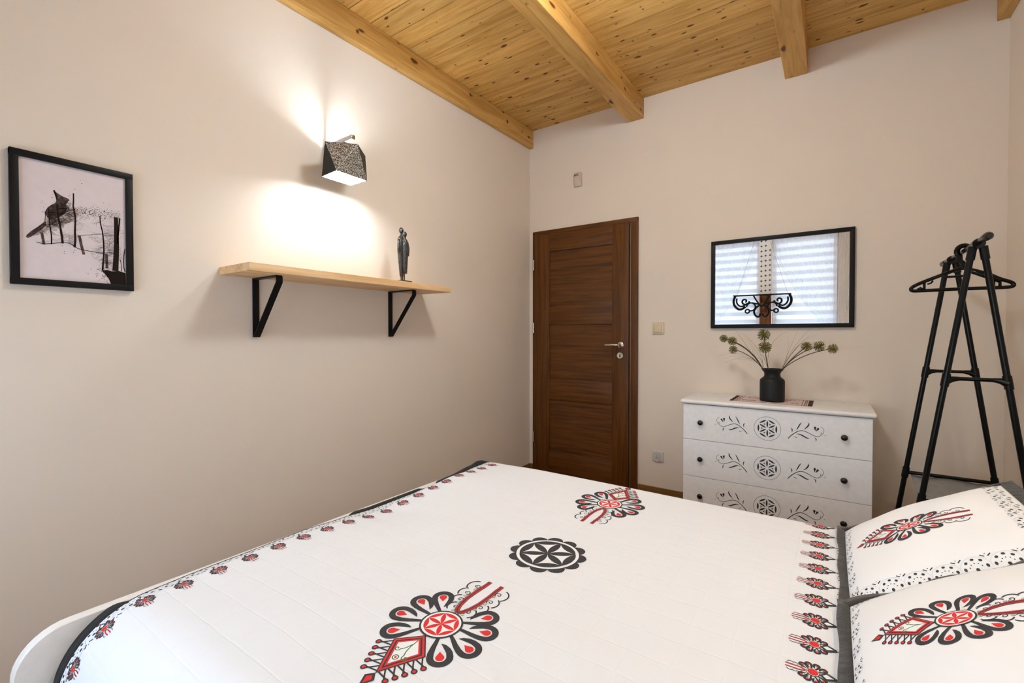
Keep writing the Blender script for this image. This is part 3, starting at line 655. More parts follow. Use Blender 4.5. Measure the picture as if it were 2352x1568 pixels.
for _ in range(460):                                           # leaves along the back and neck
    f = random.random(); bx_ = 600 + f * 400; by_ = 700 + f * 85 + random.gauss(0, 24) + (30 - 60 * f if f < .45 else 0)
    pk.disc('d', Hm((bx_, by_)), random.uniform(.0006, .0016), 3, 5, ry=random.uniform(.0004, .001), rot=random.uniform(0, 3))
for _ in range(70): pk.disc('d', Hm((random.gauss(845, 38), random.gauss(1250, 34))), random.uniform(.0006, .0024), 3, 6, ry=random.uniform(.0005, .0015), rot=random.uniform(0, 3))
for p in ((552, 489), (671, 473), (682, 500), (623, 546), (496, 550), (435, 614), (575, 602), (358, 643), (342, 654), (364, 692), (356, 730), (858, 660), (948, 745), (530, 1057), (527, 1074), (615, 1050), (700, 1231), (722, 1243), (604, 1066), (1018, 735), (513, 1010)):
    pk.disc('d', Hm(p), random.uniform(.0007, .0019), 3, 7, ry=random.uniform(.0006, .0013))
pm_ = MB().box(XL + .002, XL + .010, iy0 - .003, iy1 + .003, iz0 - .003, iz1 + .003)
pk.stamp(pm_, lambda u, v, off: (XL + .010 + off, u, v), {'d': 1, 'm': 2, 'l': 3}, maxlen=1e9, base=.0002, step=.00012)
obj('print_sheet', pm_, ['paper', 'inkd', 'inkm', 'inkl'], T, fix=False)

# ------------------------------------------------------------------ wall shelf, brackets, figurine
T = thing('wall_shelf', (XL, -1.87, 1.447), 'pine board shelf on two black triangular brackets', 'shelf')
SB = obj('shelf_board', MB().bbox(XL, XL + .262, -2.452, -1.288, 1.448, 1.481, .002), 'shelfwood', T, True)
for y in (-2.303, -1.532):
    b_ = MB(); x_ = XL + .004; xe = XL + .205
    b_.strap([(x_, y, 1.182), (x_, y, 1.444), (xe - .004, y, 1.4445), (xe, y, 1.438), (xe, y, 1.418), (x_ + .006, y, 1.184)], .028, .005, (0, 1, 0))
    obj('shelf_bracket', b_, 'blackmetal', T)
def ell(cx, cy, z, rx, ry, rot=0, n=18): return [(cx + rx * math.cos(a) * math.cos(rot) - ry * math.sin(a) * math.sin(rot), cy + rx * math.cos(a) * math.sin(rot) + ry * math.sin(a) * math.cos(rot), z) for a in [2 * PI * k / n for k in range(n)]]
FX, FY, FZ = XL + .185, -1.595, 1.4812
T = thing('figurine', (FX, FY, FZ), 'dark metal figurine of an embracing couple standing on the shelf', 'figurine')
obj('figurine_base', MB().bbox(FX - .02, FX + .02, FY - .03, FY + .05, FZ, FZ + .014, .002), 'bronze', T, True)
lg = MB()
for dx, dy in ((0, -.006), (.004, .007), (-.012, -.004), (-.010, .008)): lg.tube([(FX + dx, FY + dy, FZ + .01), (FX + dx, FY + dy, FZ + .07)], .0028, 8)
obj('figurine_leg', lg, 'bronze', T, True)
fb = MB()
# taller figure behind, shorter figure in front; cloaks taper to the hem
fb.loft([ell(FX - .008 + ox, FY - .007 + oy, FZ + z, rx, ry, .3) for z, rx, ry, ox, oy in ((.036, .010, .013, 0, .004), (.08, .013, .016, 0, .003), (.13, .016, .021, 0, .002), (.18, .018, .0255, 0, 0), (.215, .017, .026, 0, 0), (.245, .015, .023, 0, 0), (.258, .010, .014, 0, .001), (.264, .006, .007, 0, .003), (.275, .006, .006, 0, .004))])
fb.loft([ell(FX + .008 + ox, FY + .008 + oy, FZ + z, rx, ry, .3) for z, rx, ry, ox, oy in ((.052, .010, .0125, 0, 0), (.10, .0125, .016, 0, 0), (.15, .015, .0185, 0, 0), (.19, .016, .0195, 0, 0), (.215, .015, .020, 0, .001), (.236, .012, .015, 0, .001), (.246, .006, .007, 0, 0), (.256, .005, .0055, 0, -.001))])
fb.ball((FX - .009, FY - .004, FZ + .292), .0125, .0135, .0165); fb.ball((FX + .007, FY + .0075, FZ + .270), .0115, .0115, .0155)
fb.tube([(FX - .002, FY - .028, FZ + .238), (FX + .002, FY - .033, FZ + .20), (FX + .005, FY - .030, FZ + .165)], [.0075, .007, .005], 10)
fb.tube([(FX + .010, FY + .022, FZ + .228), (FX + .012, FY + .030, FZ + .195), (FX + .019, FY + .022, FZ + .158)], [.0065, .006, .0045], 10)
fb.tube([(FX + .012, FY - .012, FZ + .236), (FX + .0235, FY, FZ + .205), (FX + .024, FY + .014, FZ + .165), (FX + .021, FY + .022, FZ + .15)], [.004, .0035, .0035, .0045], 10)
obj('figurine_body', fb, 'bronze', T, 'all')

# ------------------------------------------------------------------ wall lamp
def sconce(mirror_x=None):
    LXc, LYc = .157, -1.955
    T = thing('wall_lamp', (XL, LYc, 2.1), 'lit wall lamp with faceted black flecked shade above the shelf', 'lamp')
    zb, zt2 = 1.962, 2.106
    bot = [(.090, -2.037), (.222, -2.046), (.220, -1.872), (.088, -1.872)]
    top = [(.157, -2.062), (.257, -1.953), (.163, -1.838), (.062, -1.947)]
    bo = [Vector((x, y, zb)) for x, y in bot]; to = [Vector((x, y, zt2)) for x, y in top]
    c = Vector((LXc, LYc, 2.03))
    def shell(s_, m, mi):
        vs = [Vector((c.x + (p.x - c.x) * s_, c.y + (p.y - c.y) * s_, p.z)) for p in bo + to]
        fs = []
        for i in range(4):
            j = (i + 1) % 4                              # side facets coloured darker to imitate their shading; front and back keep the flecks
            for f_, darkened in (((i, j, 4 + i), i in (0, 2)), ((j, 4 + j, 4 + i), i in (1, 3))): m.add(vs, [f_], 2 if darkened and mi == 0 else mi)
        return vs
    # top[0] sits between bot[0] and bot[1]; shift so that each top corner is over a bottom edge
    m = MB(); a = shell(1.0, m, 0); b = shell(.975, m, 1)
    for base in (0, 4):
        for i in range(4):
            j = (i + 1) % 4; m.add([a[base + i], a[base + j], b[base + j], b[base + i]], [(0, 1, 2, 3)], 0)
    m.tube([a[1] + Vector((.0006, -.0006, 0)), a[5] + Vector((.0006, -.0006, 0))], .0007, 5, 1)
    obj('lamp_shade', m, ['shade', 'shadein', 'shadedim'], T, fix=False)
    for o_ in (0, 4): obj('shade_rim', MB().tube([a[o_], a[o_ + 1], a[o_ + 2], a[o_ + 3], a[o_]], .0012, 6), 'blackmetal', T)
    ar = MB(); ar.bbox(XL, XL + .016, -1.945, -1.865, 2.07, 2.15, .002); ar.bbox(XL + .01, .222, -1.962, -1.942, 2.138, 2.160, .0015)
    obj('lamp_arm', ar, 'chromeb', T, True)
    hd = MB().tube([(LXc, LYc, 2.140), (LXc, LYc, 2.078)], .010, 14); hd.tube([(LXc, LYc, 2.092), (LXc, LYc, 2.077)], .014, 14)
    for q in to: hd.tube([(LXc, LYc, 2.085), q], .0012, 6)
    obj('bulb_holder', hd, 'chromeb', T, True)
    bu = MB().lathe([(0, -.052), (.014, -.050), (.021, -.042), (.0235, -.03), (.0225, -.01), (.020, .02), (.017, .045), (.012, .052)], (LXc, LYc, 2.026), 20)
    bo_ = obj('bulb', bu, 'bulb', T, 'all')
    return T
S1 = sconce()
# unseen second lamp over the bed head, added for warm light from the right
S2 = S1.copy(); COL.objects.link(S2); S2.location = (XR, -2.35, 2.0); S2.rotation_euler = (0, 0, PI)
S2['label'] = 'added out-of-view faceted wall lamp on the right wall over the bed head'
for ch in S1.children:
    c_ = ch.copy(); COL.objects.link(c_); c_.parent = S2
    if ch.name.startswith('bulb') and 'holder' not in ch.name:
        c_.data = ch.data.copy(); c_.data.materials[0] = M['warmbulb']  # warm bulb of the added unseen lamp
S1['group'] = S2['group'] = 'faceted wall lamps'

# ------------------------------------------------------------------ clothes rack and hanger
T = thing('clothes_rack', (2.584, -.652, 0), 'black tubular clothes rack of two A-frames beside the white chest', 'clothes rack')
RX = 2.584; YA = (-.42, -.885); hw = lambda z: .013 + (1.54 - z) * .1385
for y in YA:
    for sg in (-1, 1):
        lg = obj('leg', MB().tube([(RX + sg * hw(0), y, 0.0), (RX + sg * hw(1.525), y, 1.525)], .0105, 14), 'rack', T, True)
        for z in (.50, .99, 1.48): obj('joint_sleeve', MB().tube([(RX + sg * hw(z), y, z), (RX + sg * hw(z + .05), y, z + .05)], .0135, 14), 'rack', lg, True)
    cb = MB().tube([(RX - hw(1.022), y, 1.022), (RX + hw(1.022), y, 1.022)], .0075, 12)
    for sg in (-1, 1): cb.tube([(RX + sg * (hw(1.022) - .0), y, 1.012), (RX + sg * (hw(1.022) - .02), y, 1.02), (RX + sg * (hw(1.022) - .038), y, 1.022)], [.016, .011, .008], 10)
    obj('cross_bar', cb, 'rack', T, True)
    obj('shelf_bar', MB().tube([(RX - hw(.525), y, .525), (RX + hw(.525), y, .525)], .0085, 12), 'rack', T, True)
    obj('apex_joint', MB().tube([(RX, y - .018, 1.54), (RX, y + .018, 1.54)], .019, 16), 'rack', T, True)
obj('top_bar', MB().tube([(RX, -.25, 1.546), (RX, -1.01, 1.546)], .0095, 16), 'rack', T, True)
for a, b in ((-.22, -.29), (-1.04, -.96)): obj('end_grip', MB().tube([(RX, a, 1.546), (RX, a + (b - a) * .15, 1.546), (RX, b, 1.546)], [.010, .0145, .012], 16), 'rack', T, True)
sf = MB(); nx_, ny_ = 14, 10; g = []
for i in range(nx_ + 1):
    for j in range(ny_ + 1):
        u, v = i / nx_, j / ny_; s_ = math.sin(PI * v)
        g.append((RX + (hw(.525) - .02) * (2 * u - 1), YA[0] + (YA[1] - YA[0]) * v, .517 - .035 * s_ - .004 * math.sin(u * 9 + v * 5)))
gv = len(g); fs = []
for i in range(nx_):
    for j in range(ny_): q = i * (ny_ + 1) + j; fs.append((q, q + 1, q + ny_ + 2, q + ny_ + 1))
sf.add(g, fs); sh = obj('fabric_shelf', sf, 'greyfab', T, 'all', fix=False); md = sh.modifiers.new('s', 'SOLIDIFY'); md.thickness = .003
hx, hy = 2.577, -.66
T = thing('coat_hanger', (hx, hy, 1.546), 'black plastic coat hanger hooked on the rack top bar', 'hanger')
hg = MB(); tipL, tipR, zz = 2.428, 2.722, 1.394
out = smooth_poly([(tipL - .012, 1.402), (tipL + .012, 1.417), (2.50, 1.444), (2.575, 1.476), (2.595, 1.472), (2.66, 1.444), (tipR - .03, 1.421), (tipR + .008, 1.405), (tipR + .010, 1.388), (tipR - .02, 1.386), (2.575, 1.388), (tipL + .01, 1.386), (tipL - .012, 1.388)], 2)
hg.tube([(x, hy, z) for x, z in out + [out[0]]], .0075, 8)
hg.tube([(2.60, hy, 1.465), (tipR - .03, hy, 1.415)], .010, 8)
for x in (tipL + .032, tipR - .03, tipR - .048): hg.tube([(x, hy, 1.388), (x, hy, 1.423)], .005, 8)
hg.tube([(2.525, hy, 1.455), (2.535, hy, 1.441), (2.60, hy, 1.442)], .005, 8)
for x, s_ in ((tipL + .06, 1), (tipR - .07, -1)): hg.tube([(x, hy, 1.428), (x - .006 * s_, hy, 1.418), (x - .018 * s_, hy, 1.414)], .0035, 8)
hg.tube([(tipL + .01, hy, 1.392), (tipL + .02, hy, 1.400), (tipL + .026, hy, 1.392)], .005, 8)
obj('hanger_body', hg, 'rack', T, 'all')
hk = MB().tube([(2.580, hy, 1.470), (2.583, hy, 1.495), (2.572, hy, 1.508)] + [(RX + .022 * math.cos(a), hy, 1.546 + .024 * math.sin(a)) for a in [math.radians(q) for q in range(235, 0, -22)]], [.010] * 12 + [.009, .007], 10)
obj('hanger_hook', hk, 'rack', T)
T = None

# ------------------------------------------------------------------ bed
T = thing('bed_frame', (1.73, -2.3, 0), 'white wooden bed with a round-cornered footboard', 'bed')
def rboard(x0, x1, ya, yb, zt, r, name):
    pts = [(ya, 0)] + [(ya + r - r * math.cos(a), zt - r + r * math.sin(a)) for a in [PI / 2 * i / 10 for i in range(11)]] + [(yb - r + r * math.sin(a), zt - r + r * math.cos(a)) for a in [PI / 2 * i / 10 for i in range(11)]] + [(yb, 0)]
    m = MB(); n = len(pts); m.add([(x0, y, z) for y, z in pts] + [(x1, y, z) for y, z in pts], [tuple(range(n)), tuple(range(n, 2 * n))[::-1]] + [(i, (i + 1) % n, n + (i + 1) % n, n + i) for i in range(n)])
    o = obj(name, m, 'whitebed', T, True); md = o.modifiers.new('b', 'BEVEL'); md.width = .003; md.segments = 2; md.limit_method = 'ANGLE'; return o
rboard(.655, .683, -3.157, -1.42, .529, .095, 'footboard')
rboard(2.79, 2.818, -3.157, -1.42, .86, .12, 'headboard')
for y in (-3.15, -1.45): obj('side_rail', MB().bbox(.683, 2.79, y, y + .025, .18, .36, .003), 'whitebed', T, True)
obj('slat_base', MB().box(.683, 2.79, -3.12, -1.455, .24, .26), 'whitebed', T)
tag(obj('mattress', MB().bbox(.70, 2.77, -3.06, -1.51, .262, .515, .05), 'mattress', smooth='all', org=(1.73, -2.3, .262)), 'thick mattress lying under the printed white coverlet', 'mattress')
def interp(tab, x):
    if x <= tab[0][0]: return tab[0][1]
    for (a, p), (b, q) in zip(tab, tab[1:]):
        if x <= b: f = (x - a) / (b - a); f = f * f * (3 - 2 * f); return p + (q - p) * f
    return tab[-1][1]
ZF = [(1.50, .552), (1.56, .554), (1.82, .565), (1.94, .556), (2.10, .544), (2.19, .532), (2.27, .536), (2.35, .547), (2.43, .552), (2.6, .557), (2.76, .555), (2.84, .552), (2.95, .55)]
ZE = [(1.50, .547), (1.62, .545), (1.76, .535), (1.99, .531), (2.21, .531), (2.37, .540), (2.5, .547), (2.7, .543), (2.95, .540)]
SN, SF = 2.925, 1.52; RN, RF = .17, .045
def cov0(u, s):
    """u = x on the bed, s = distance measured along -y, draping past both long edges"""
    zc = .557 + .008 * math.sin(u * 3.1 + 1) * math.sin(s * 4.0) + .004 * min(1, max(0, (u - 1.7) / .4))
    sm = min(max(s, 1.5), 2.95); f = min(1, max(0, (u - .76) / .25)); f = f * f * (3 - 2 * f)
    ze, zf = interp(ZE, sm), interp(ZF, sm)
    g_ = min(1, max(0, (u - .70) / .06)); zedge = ze + (zf - ze) * math.sin(g_ * PI / 2)
    z = zedge * (1 - f) + zc * f
    if s > SN:
        th = min((s - SN) / RN, PI / 2); y = -(SN + RN * math.sin(th)); z -= RN * (1 - math.cos(th)); ex = max(0, (s - SN) - RN * PI / 2)
        z -= ex; y -= .02 * min(1, ex / .2) + .012 * math.sin(u * 14) * min(1, ex / .15)
    elif s < SF:
        th = min((SF - s) / RF, PI / 2); y = -(SF - RF * math.sin(th)); z -= RF * (1 - math.cos(th)); ex = max(0, (SF - s) - RF * PI / 2)
        z -= ex; y += .01 * min(1, ex / .2) + .010 * math.sin(u * 15) * min(1, ex / .15)
    else: y = -s
    return Vector((u, y, z))
def cov(u, s, off=0):
    p = cov0(u, s)
    if off:
        e = .004; n = (cov0(u + e, s) - cov0(u - e, s)).cross(cov0(u, s + e) - cov0(u, s - e)).normalized()
        if n.z < -.0001 and SF < s < SN: n = -n
        n = -n if n.dot(Vector((0, 0, 1)) + Vector((0, -1 if s > 2.9 else 0, 0)) + Vector((0, 1 if s < 1.52 else 0, 0))) < 0 else n
        p = p + n * off
    return p
def uedge(s): return .70 + (.022 * min(1, max(0, (s - 2.84) / .15)))
cv = MB(); S0, S1_, NU, NS = 1.26, 3.38, 110, 190; g = []
for i in range(NU + 1):
    for j in range(NS + 1):
        s = S0 + (S1_ - S0) * j / NS; u = uedge(s) + (2.46 - uedge(s)) * (i / NU) ** 1.15; g.append(cov(u, s))
cv.add(g, [(i * (NS + 1) + j, (i + 1) * (NS + 1) + j, (i + 1) * (NS + 1) + j + 1, i * (NS + 1) + j + 1) for i in range(NU) for j in range(NS)])
ink = Ink()
S_ = .0468
ink.put(PAR, S_, -PI / 2, (1.434, 2.618), 1); ink.put(PAR, S_, PI / 2, (1.445, 1.719), 1)
# note: v grows towards the camera side (-y); the near motif points its diamond to the camera
med = Ink()
for i in range(12):
    a = PI / 12 + i * PI / 6; med.disc('pk', (.91 * math.cos(a), .91 * math.sin(a)), .255, 0, 16)
med.disc('pk', (0, 0), .93, 1, 36); med.disc('pw', (0, 0), .93, 2, 48); med.disc('pk', (0, 0), .845, 3, 48); med.disc('pw', (0, 0), .842, 4, 48)
P6 = [(.83 * math.cos(a), .83 * math.sin(a)) for a in [PI / 6 + i * PI / 3 for i in range(6)]]
for i in range(6): med.poly('pk', lens((0, 0), P6[i], 10, 1.1), 5); med.poly('pk', lens(P6[i], P6[(i + 1) % 6], 10, 1.12), 5)
ink.put(med, .098, 0, (1.452, 2.193))
for i in range(24): ink.put(PARS, .0076, 0, (.766, 1.480 + .0815 * i))
for i in range(20): ink.put(PARS, .0104, PI, (2.103, 1.52 + .0895 * i))
lu = lace_unit(.09)
i = 0
while 1.42 + .09 * i < 3.3:
    s = 1.42 + .09 * i; ink.put(lu, .85, PI / 2, (2.192, s), 1); i += 1
for i in range(31): ink.put(lu, .68, -PI / 2, (uedge(1.42 + .062 * i) + .002, 1.42 + .062 * i), 1)
ink.stamp(cv, cov, {k_: i + 1 for i, k_ in enumerate(PR)}, maxlen=.022, base=.0006, step=.00012)
CV = obj('coverlet', cv, ['quilt'] + PR, smooth='all', fix=False, org=(0, 0, 0))
tag(CV, 'white quilted coverlet with red and black folk motifs on the bed', 'coverlet')
tb = MB(); g = []; n = 200
DR = [(1.26, .03), (1.48, .0), (1.56, -.012), (1.62, -.004), (1.84, .0), (1.90, .025), (1.97, .0), (2.28, .0), (2.36, .03), (2.92, .03), (3.0, .003), (3.4, 0)]
for i in range(n + 1):
    s = S0 + (S1_ - S0) * i / n; u = uedge(s); d = interp(DR, s)
    p0 = cov(u + .002, s, .0004); p1 = cov(u, s); q = p1 + Vector((-.014 + d * .3, 0, -.5 * d)); r = p1 + Vector((-.028 - (.01 if s > 2.9 else 0) + d * .3, 0, -.001 - d * .9))
    g += [p0, q, r]
tb.add(g, [(i * 3 + k, i * 3 + 3 + k, i * 3 + 4 + k, i * 3 + 1 + k) for i in range(n) for k in (0, 1)])
o = obj('border_trim', tb, 'blacktrim', CV, 'all', fix=False); md = o.modifiers.new('s', 'SOLIDIFY'); md.thickness = .003; md.offset = 0

# pillows
def pillow(origin, La, Wb, ang, label, pa, pb, lift=0):
    T = thing('pillow', origin, label, 'pillow', 'printed pillows at the bed head')
    ea = Vector((math.cos(ang), 0, math.sin(ang))); eb = Vector((0, -1, 0)); nn = Vector((-math.sin(ang), 0, math.cos(ang))); O = Vector(origin)
    def surf(a, b, off=0, side=1):
        x = 2 * a / La - 1; y = 2 * b / Wb - 1
        x_ = x * (1 - .05 * (1 - y * y) * 0); fx = max(0, 1 - abs(x) ** 2.6); fy = max(0, 1 - abs(y) ** 2.6)
        d = (fx * fy) ** .55 * (.052 if side > 0 else .045)
        ax = a + (La * .5) * (-.03 * x) * (1 - abs(y)) * 0
        sag = .006 * math.sin(6 * x + 2) * math.sin(5 * y)
        return O + ea * ax + eb * b + nn * (side * (d + sag * fx * fy) + off)
    m = MB(); N = 44
    for side in (1, -1):
        g = []
        for i in range(N + 1):
            for j in range(N + 1):
                tx = .5 - .5 * math.cos(PI * i / N); ty = .5 - .5 * math.cos(PI * j / N); g.append(surf(La * tx, Wb * ty, 0, side))
        fs = [(i * (N + 1) + j, (i + 1) * (N + 1) + j, (i + 1) * (N + 1) + j + 1, i * (N + 1) + j + 1) for i in range(N) for j in range(N)]
        if side > 0: fs = [f[::-1] for f in fs]
        m.add(g, fs)
    ink = Ink(); ink.put(PAR, .0296, .02, (pa, pb), 1)
    lw = Wb / 8
    lu = lace_unit(lw)
    for i in range(8):
        if i < 7: ink.put(lu, .85, 0, (.02 + (La - .04) / 7 * (i + .5), .008), 1)
        if i < 7: ink.put(lu, .85, PI, (.02 + (La - .04) / 7 * (i + .5), Wb - .008), 1)
        ink.put(lu, .6, -PI / 2, (.006, lw * (i + .5)), 1)
        ink.put(lu, .9, PI / 2, (La - .008, lw * (i + .5)), 1)
    ink.q = [(k_, l, [t_ for t_ in T_ if all(0 < p[0] < La and 0 < p[1] < Wb for p in t_)]) for k_, l, T_ in ink.q]
    ink.stamp(m, lambda u, v, off: surf(u, v, off), {k_: i + 1 for i, k_ in enumerate(PR)}, maxlen=.012, base=.0005, step=.00012)
    obj('pillow_body', m, ['pil'] + PR, T, 'all', fix=False)
    fl = MB(); wd = .027; g = []; path = []
    n = 24
    for i in range(n): path.append((La * i / n, 0, 0, -1))
    for i in range(n): path.append((La, Wb * i / n, 1, 0))
    for i in range(n): path.append((La * (1 - i / n), Wb, 0, 1))
    for i in range(n): path.append((0, Wb * (1 - i / n), -1, 0))
    cxy = (La / 2, Wb / 2)
    for i, (a, b, na, nb) in enumerate(path):
        sa = (a - cxy[0]) / (La / 2); sb = (b - cxy[1]) / (Wb / 2)
        oa = cxy[0] + sa * (La / 2 + wd); ob = cxy[1] + sb * (Wb / 2 + wd)
        wv = .004 * math.sin(i * .7)
        p = O + ea * a + eb * b; q = O + ea * oa + eb * ob + nn * (wv - .004 + lift)
        if q.z < .574 + lift: q.z = .574 + lift
        g += [p + nn * .003, q]
    K = len(path)
    fl.add(g, [(2 * i, 2 * i + 1, (2 * i + 3) % (2 * K), (2 * i + 2) % (2 * K)) for i in range(K)])
    f = obj('pillow_border', fl, 'darktrim', T, 'all', fix=False); md = f.modifiers.new('s', 'SOLIDIFY'); md.thickness = .006; md.offset = 0
    return T
AN = .555
pillow((2.168, -1.56, .571), .402, .50, AN, 'white folk-print pillow on the far side of the bed head', .179, .263)
pillow((2.166, -2.072, .583), .402, .50, AN, 'white folk-print pillow nearest the camera', .187, .235, lift=.004)
# plain pillows beneath and the brown cushion behind
def soft(name, c, sx, sy, sz, rot, m_, label, cat, group=None):
    m = MB(); n = 40; R = Matrix.Rotation(rot, 3, 'Y'); g = []
    for i in range(21):
        for j in range(n):
            th = PI * i / 20; ph = 2 * PI * j / n; f = lambda q, e: math.copysign(abs(q) ** e, q)
            v = Vector((sx * f(math.sin(th), .5) * f(math.cos(ph), .45), sy * f(math.sin(th), .5) * f(math.sin(ph), .45), sz * f(math.cos(th), .8))); g.append(Vector(c) + R @ v)
    m.add(g, [(i * n + j, i * n + (j + 1) % n, (i + 1) * n + (j + 1) % n, (i + 1) * n + j) for i in range(20) for j in range(n)])
    return tag(obj(name, m, m_, smooth='all', org=c), label, cat, group)
soft('cushion', (2.655, -1.80, .70), .18, .27, .055, -.95, 'brownfab', 'brown quilted cushion propped behind the far printed pillow', 'cushion', 'brown cushions against the headboard')
soft('cushion', (2.655, -2.40, .70), .18, .27, .055, -.95, 'brownfab', 'brown quilted cushion propped behind the near printed pillow', 'cushion', 'brown cushions against the headboard')

# ------------------------------------------------------------------ window wall (seen in the mirror)
for i, (a, b) in enumerate(WIN):
    T = thing('window_%d' % (i + 1), ((a + b) / 2, YF - .1, WZ[0]), kind='structure')
    fr = MB(); y0, y1 = YF - .13, YF - .08; z0, z1 = WZ
    fr.box(a, b, y0, y1, z0, z0 + .05); fr.box(a, b, y0, y1, z1 - .05, z1); fr.box(a, a + .05, y0, y1, z0, z1); fr.box(b - .05, b, y0, y1, z0, z1)
    obj('window_frame', fr, 'post', T); obj('window_pane', MB().box(a + .05, b - .05, YF - .108, YF - .102, z0 + .05, z1 - .05), 'glass', T)
    obj('window_sill', MB().bbox(a - .03, b + .03, YF - .08, YF + .03, z0 - .03, z0, .004), 'white', T, True)
    bl = thing('roller_blind', ((a + b) / 2, YF - .03, z1), ('striped day-night roller blind in the left window' if i == 0 else 'striped day-night roller blind in the right window'), 'blind', 'day-night blinds')
    st = MB(); z = z1 - .04; k = 0
    while z > 1.34:
        st.add([(a + .01, YF - .03, z), (b - .01, YF - .03, z), (b - .01, YF - .03, z - .055), (a + .01, YF - .03, z - .055)], [(0, 1, 2, 3)], k % 2); z -= .055; k += 1
    obj('blind_fabric', st, ['blindA', 'blindB'], bl, fix=False)
    obj('blind_tube', MB().tube([(a + .01, YF - .03, z1 - .025), (b - .01, YF - .03, z1 - .025)], .022, 14), 'white', bl, True)
    obj('bottom_bar', MB().bbox(a + .01, b - .01, YF - .038, YF - .022, z - .012, z, .003), 'white', bl, True)
struct('trim_5', MB().bbox(1.305, 1.44, YF, YF + .04, .02, 1.80, .006), 'post')
obj_rod = tag(obj('curtain_rod', MB().tube([(.1, YF + .08, 2.72), (2.75, YF + .08, 2.72)], .012, 12), 'blackmetal', smooth=True), 'black curtain rod above the two windows', 'curtain rod')
def fan(x0, x1, gx, gz, side, label):
    T = thing('sheer_curtain', ((x0 + x1) / 2, YF + .08, 2.70), label, 'curtain', 'sheer white curtains')
    m = MB(); NU, NV = 160, 46; g = []
    for i in range(NU + 1):
        u = i / NU; xt = x0 + (x1 - x0) * u; xe = x1 if side > 0 else x0
        for j in range(NV + 1):
            v = j / NV; z = 2.71 - 1.9 * v * 0 - (2.71 - gz) * v
            k_ = 1 - (1 - v) ** 1.0
            tgt = gx + (u - .5) * .12; bow = math.sin(PI * v) * .10 * side
            x = xt + (tgt - xt) * (v ** 1.25) - bow * (1 - (u if side > 0 else 1 - u)) * .6
            amp = .013 * (1 - .4 * v)
            g.append((x, YF + .08 + amp * math.sin(u * 2 * PI * 19 + .5 * math.sin(7 * u)) + .006 * math.sin(u * 2 * PI * 47), z))
    m.add(g, [(i * (NV + 1) + j, (i + 1) * (NV + 1) + j, (i + 1) * (NV + 1) + j + 1, i * (NV + 1) + j + 1) for i in range(NU) for j in range(NV)])
    obj('gathered_panel', m, 'sheer', T, 'all', fix=False)
    m2 = MB(); g = []
    for i in range(61):
        u = i / 60
        for j in range(17):
            v = j / 16; x = gx + (u - .5) * (.12 + .14 * v); g.append((x, YF + .08 + .014 * math.sin(u * 2 * PI * 9), gz - (gz - .05) * v))
    m2.add(g, [(i * 17 + j, (i + 1) * 17 + j, (i + 1) * 17 + j + 1, i * 17 + j + 1) for i in range(60) for j in range(16)])
    obj('hanging_tail', m2, 'sheer', T, 'all', fix=False)
    obj('tieback', MB().bbox(gx - .07, gx + .07, YF + .055, YF + .105, gz - .025, gz + .025, .02), 'white', T, True)
fan(.12, 1.34, .62, 1.22, -1, 'sheer white curtain drawn to the left of the window')
fan(1.40, 2.52, 2.16, 1.22, 1, 'sheer white curtain drawn to the right of the window')
# white panel with diamond cut-outs hanging between the windows
pn = MB().bbox(1.302, 1.452, YF + .118, YF + .124, 1.755, 2.66, .001)
ink = Ink()
for c in range(3):
    for r in range(12 if c < 2 else 9):
        cx, cz, q = 1.330 + .052 * c, 1.80 + .0685 * r + .004 * c, .0195
        pts = []
        for k in range(8): a = k * PI / 4; rr = q if k % 2 == 0 else q * .42; pts.append((cx + rr * math.cos(a), cz + rr * math.sin(a)))
        if cx + q < 1.475: ink.poly('pk', [(min(p[0], 1.4515), p[1]) for p in pts])
ink.stamp(pn, lambda u, v, off: (u, YF + .124 + off, v), {'pk': 1}, maxlen=1e9, base=.0004)
tag(obj('patterned_strip', pn, ['white', 'ink'], fix=False), 'narrow white panel with black diamond cut-outs between the windows', 'panel')
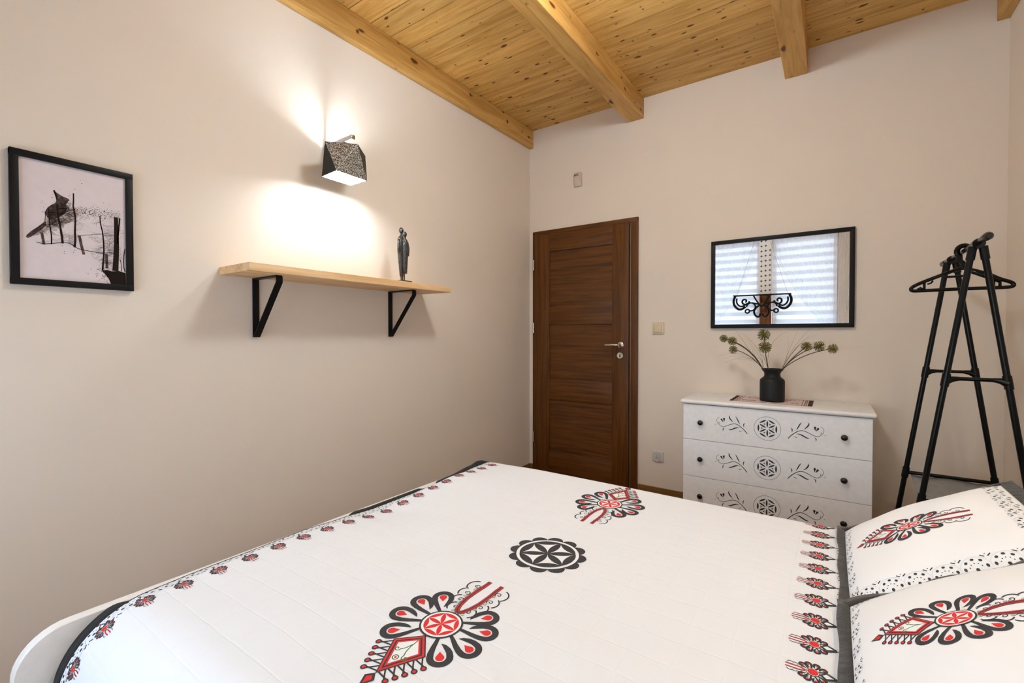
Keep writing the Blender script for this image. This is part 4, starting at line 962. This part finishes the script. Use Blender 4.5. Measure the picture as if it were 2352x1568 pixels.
# scrolled metal shelf below it
T = thing('scroll_shelf', (1.34, YF + .17, 1.745), 'dark scrolled metal shelf hanging in front of the window post', 'shelf')
obj('shelf_plate', MB().bbox(.99, 1.69, YF + .12, YF + .22, 1.735, 1.750, .003), 'blackmetal', T, True)
sc = MB(); yy = YF + .165; cx = 1.34
def st2(pts, r=.009): sc.tube([(cx + x, yy, 1.738 + z) for x, z in pts], r * 1.35, 8)
for s_ in (1, -1):
    st2([(s_ * x, z) for x, z in smooth_poly([(.33, 0), (.355, -.06), (.345, -.13), (.29, -.19), (.24, -.185), (.20, -.15)], 2, False)], .012)
    st2([(s_ * x, z) for x, z in smooth_poly([(.31, -.03), (.315, -.09), (.28, -.14), (.235, -.15), (.16, -.09), (.03, -.12)], 2, False)], .008)
    st2([(s_ * x, z) for x, z in spiral((.205, -.075), .055, PI, 1.2)], .009)
    st2([(s_ * x, z) for x, z in smooth_poly([(.10, 0), (.07, -.06), (.03, -.12), (.0, -.16)], 2, False)], .007)
    st2([(s_ * x, z) for x, z in arcp((.13, -.155), .055, 0, 2 * PI * .8, 20)], .008)
    st2([(s_ * x, z) for x, z in arcp((.175, -.215), .026, 0, 2 * PI, 16)], .008)
    st2([(s_ * x, z) for x, z in smooth_poly([(.02, -.13), (.07, -.17), (.10, -.23), (.06, -.30), (.02, -.29), (.015, -.25)], 2, False)], .010)
obj('scroll_work', sc, 'blackmetal', T, 'all')
cd = MB()
for s_ in (-1, 1): cd.tube([(1.34 + s_ * .31, YF + .17, 1.748), (1.34 + s_ * .03, YF + .17, 2.70)], .0015, 6)
obj('hanging_cord', cd, 'grass', T)

# unseen opal lamp over the bed, added to even out the room light
LY_ = -1.9
T = thing('added_fill_lamp', (1.43, LY_, zceil(LY_)), 'added out-of-view opal fill lamp hanging between the beams over the bed', 'lamp')
obj('fill_lamp_base', MB().tube([(1.43, LY_, zceil(LY_)), (1.43, LY_, zceil(LY_) - .025)], .06, 28), 'white', T, True)
obj('fill_lamp_stem', MB().tube([(1.43, LY_, zceil(LY_)), (1.43, LY_, 2.775)], .008, 12), 'white', T, True)
obj('fill_lamp_shade', MB().ball((1.43, LY_, 2.70), .15, .15, .085, 28), 'fillglobe', T, 'all')
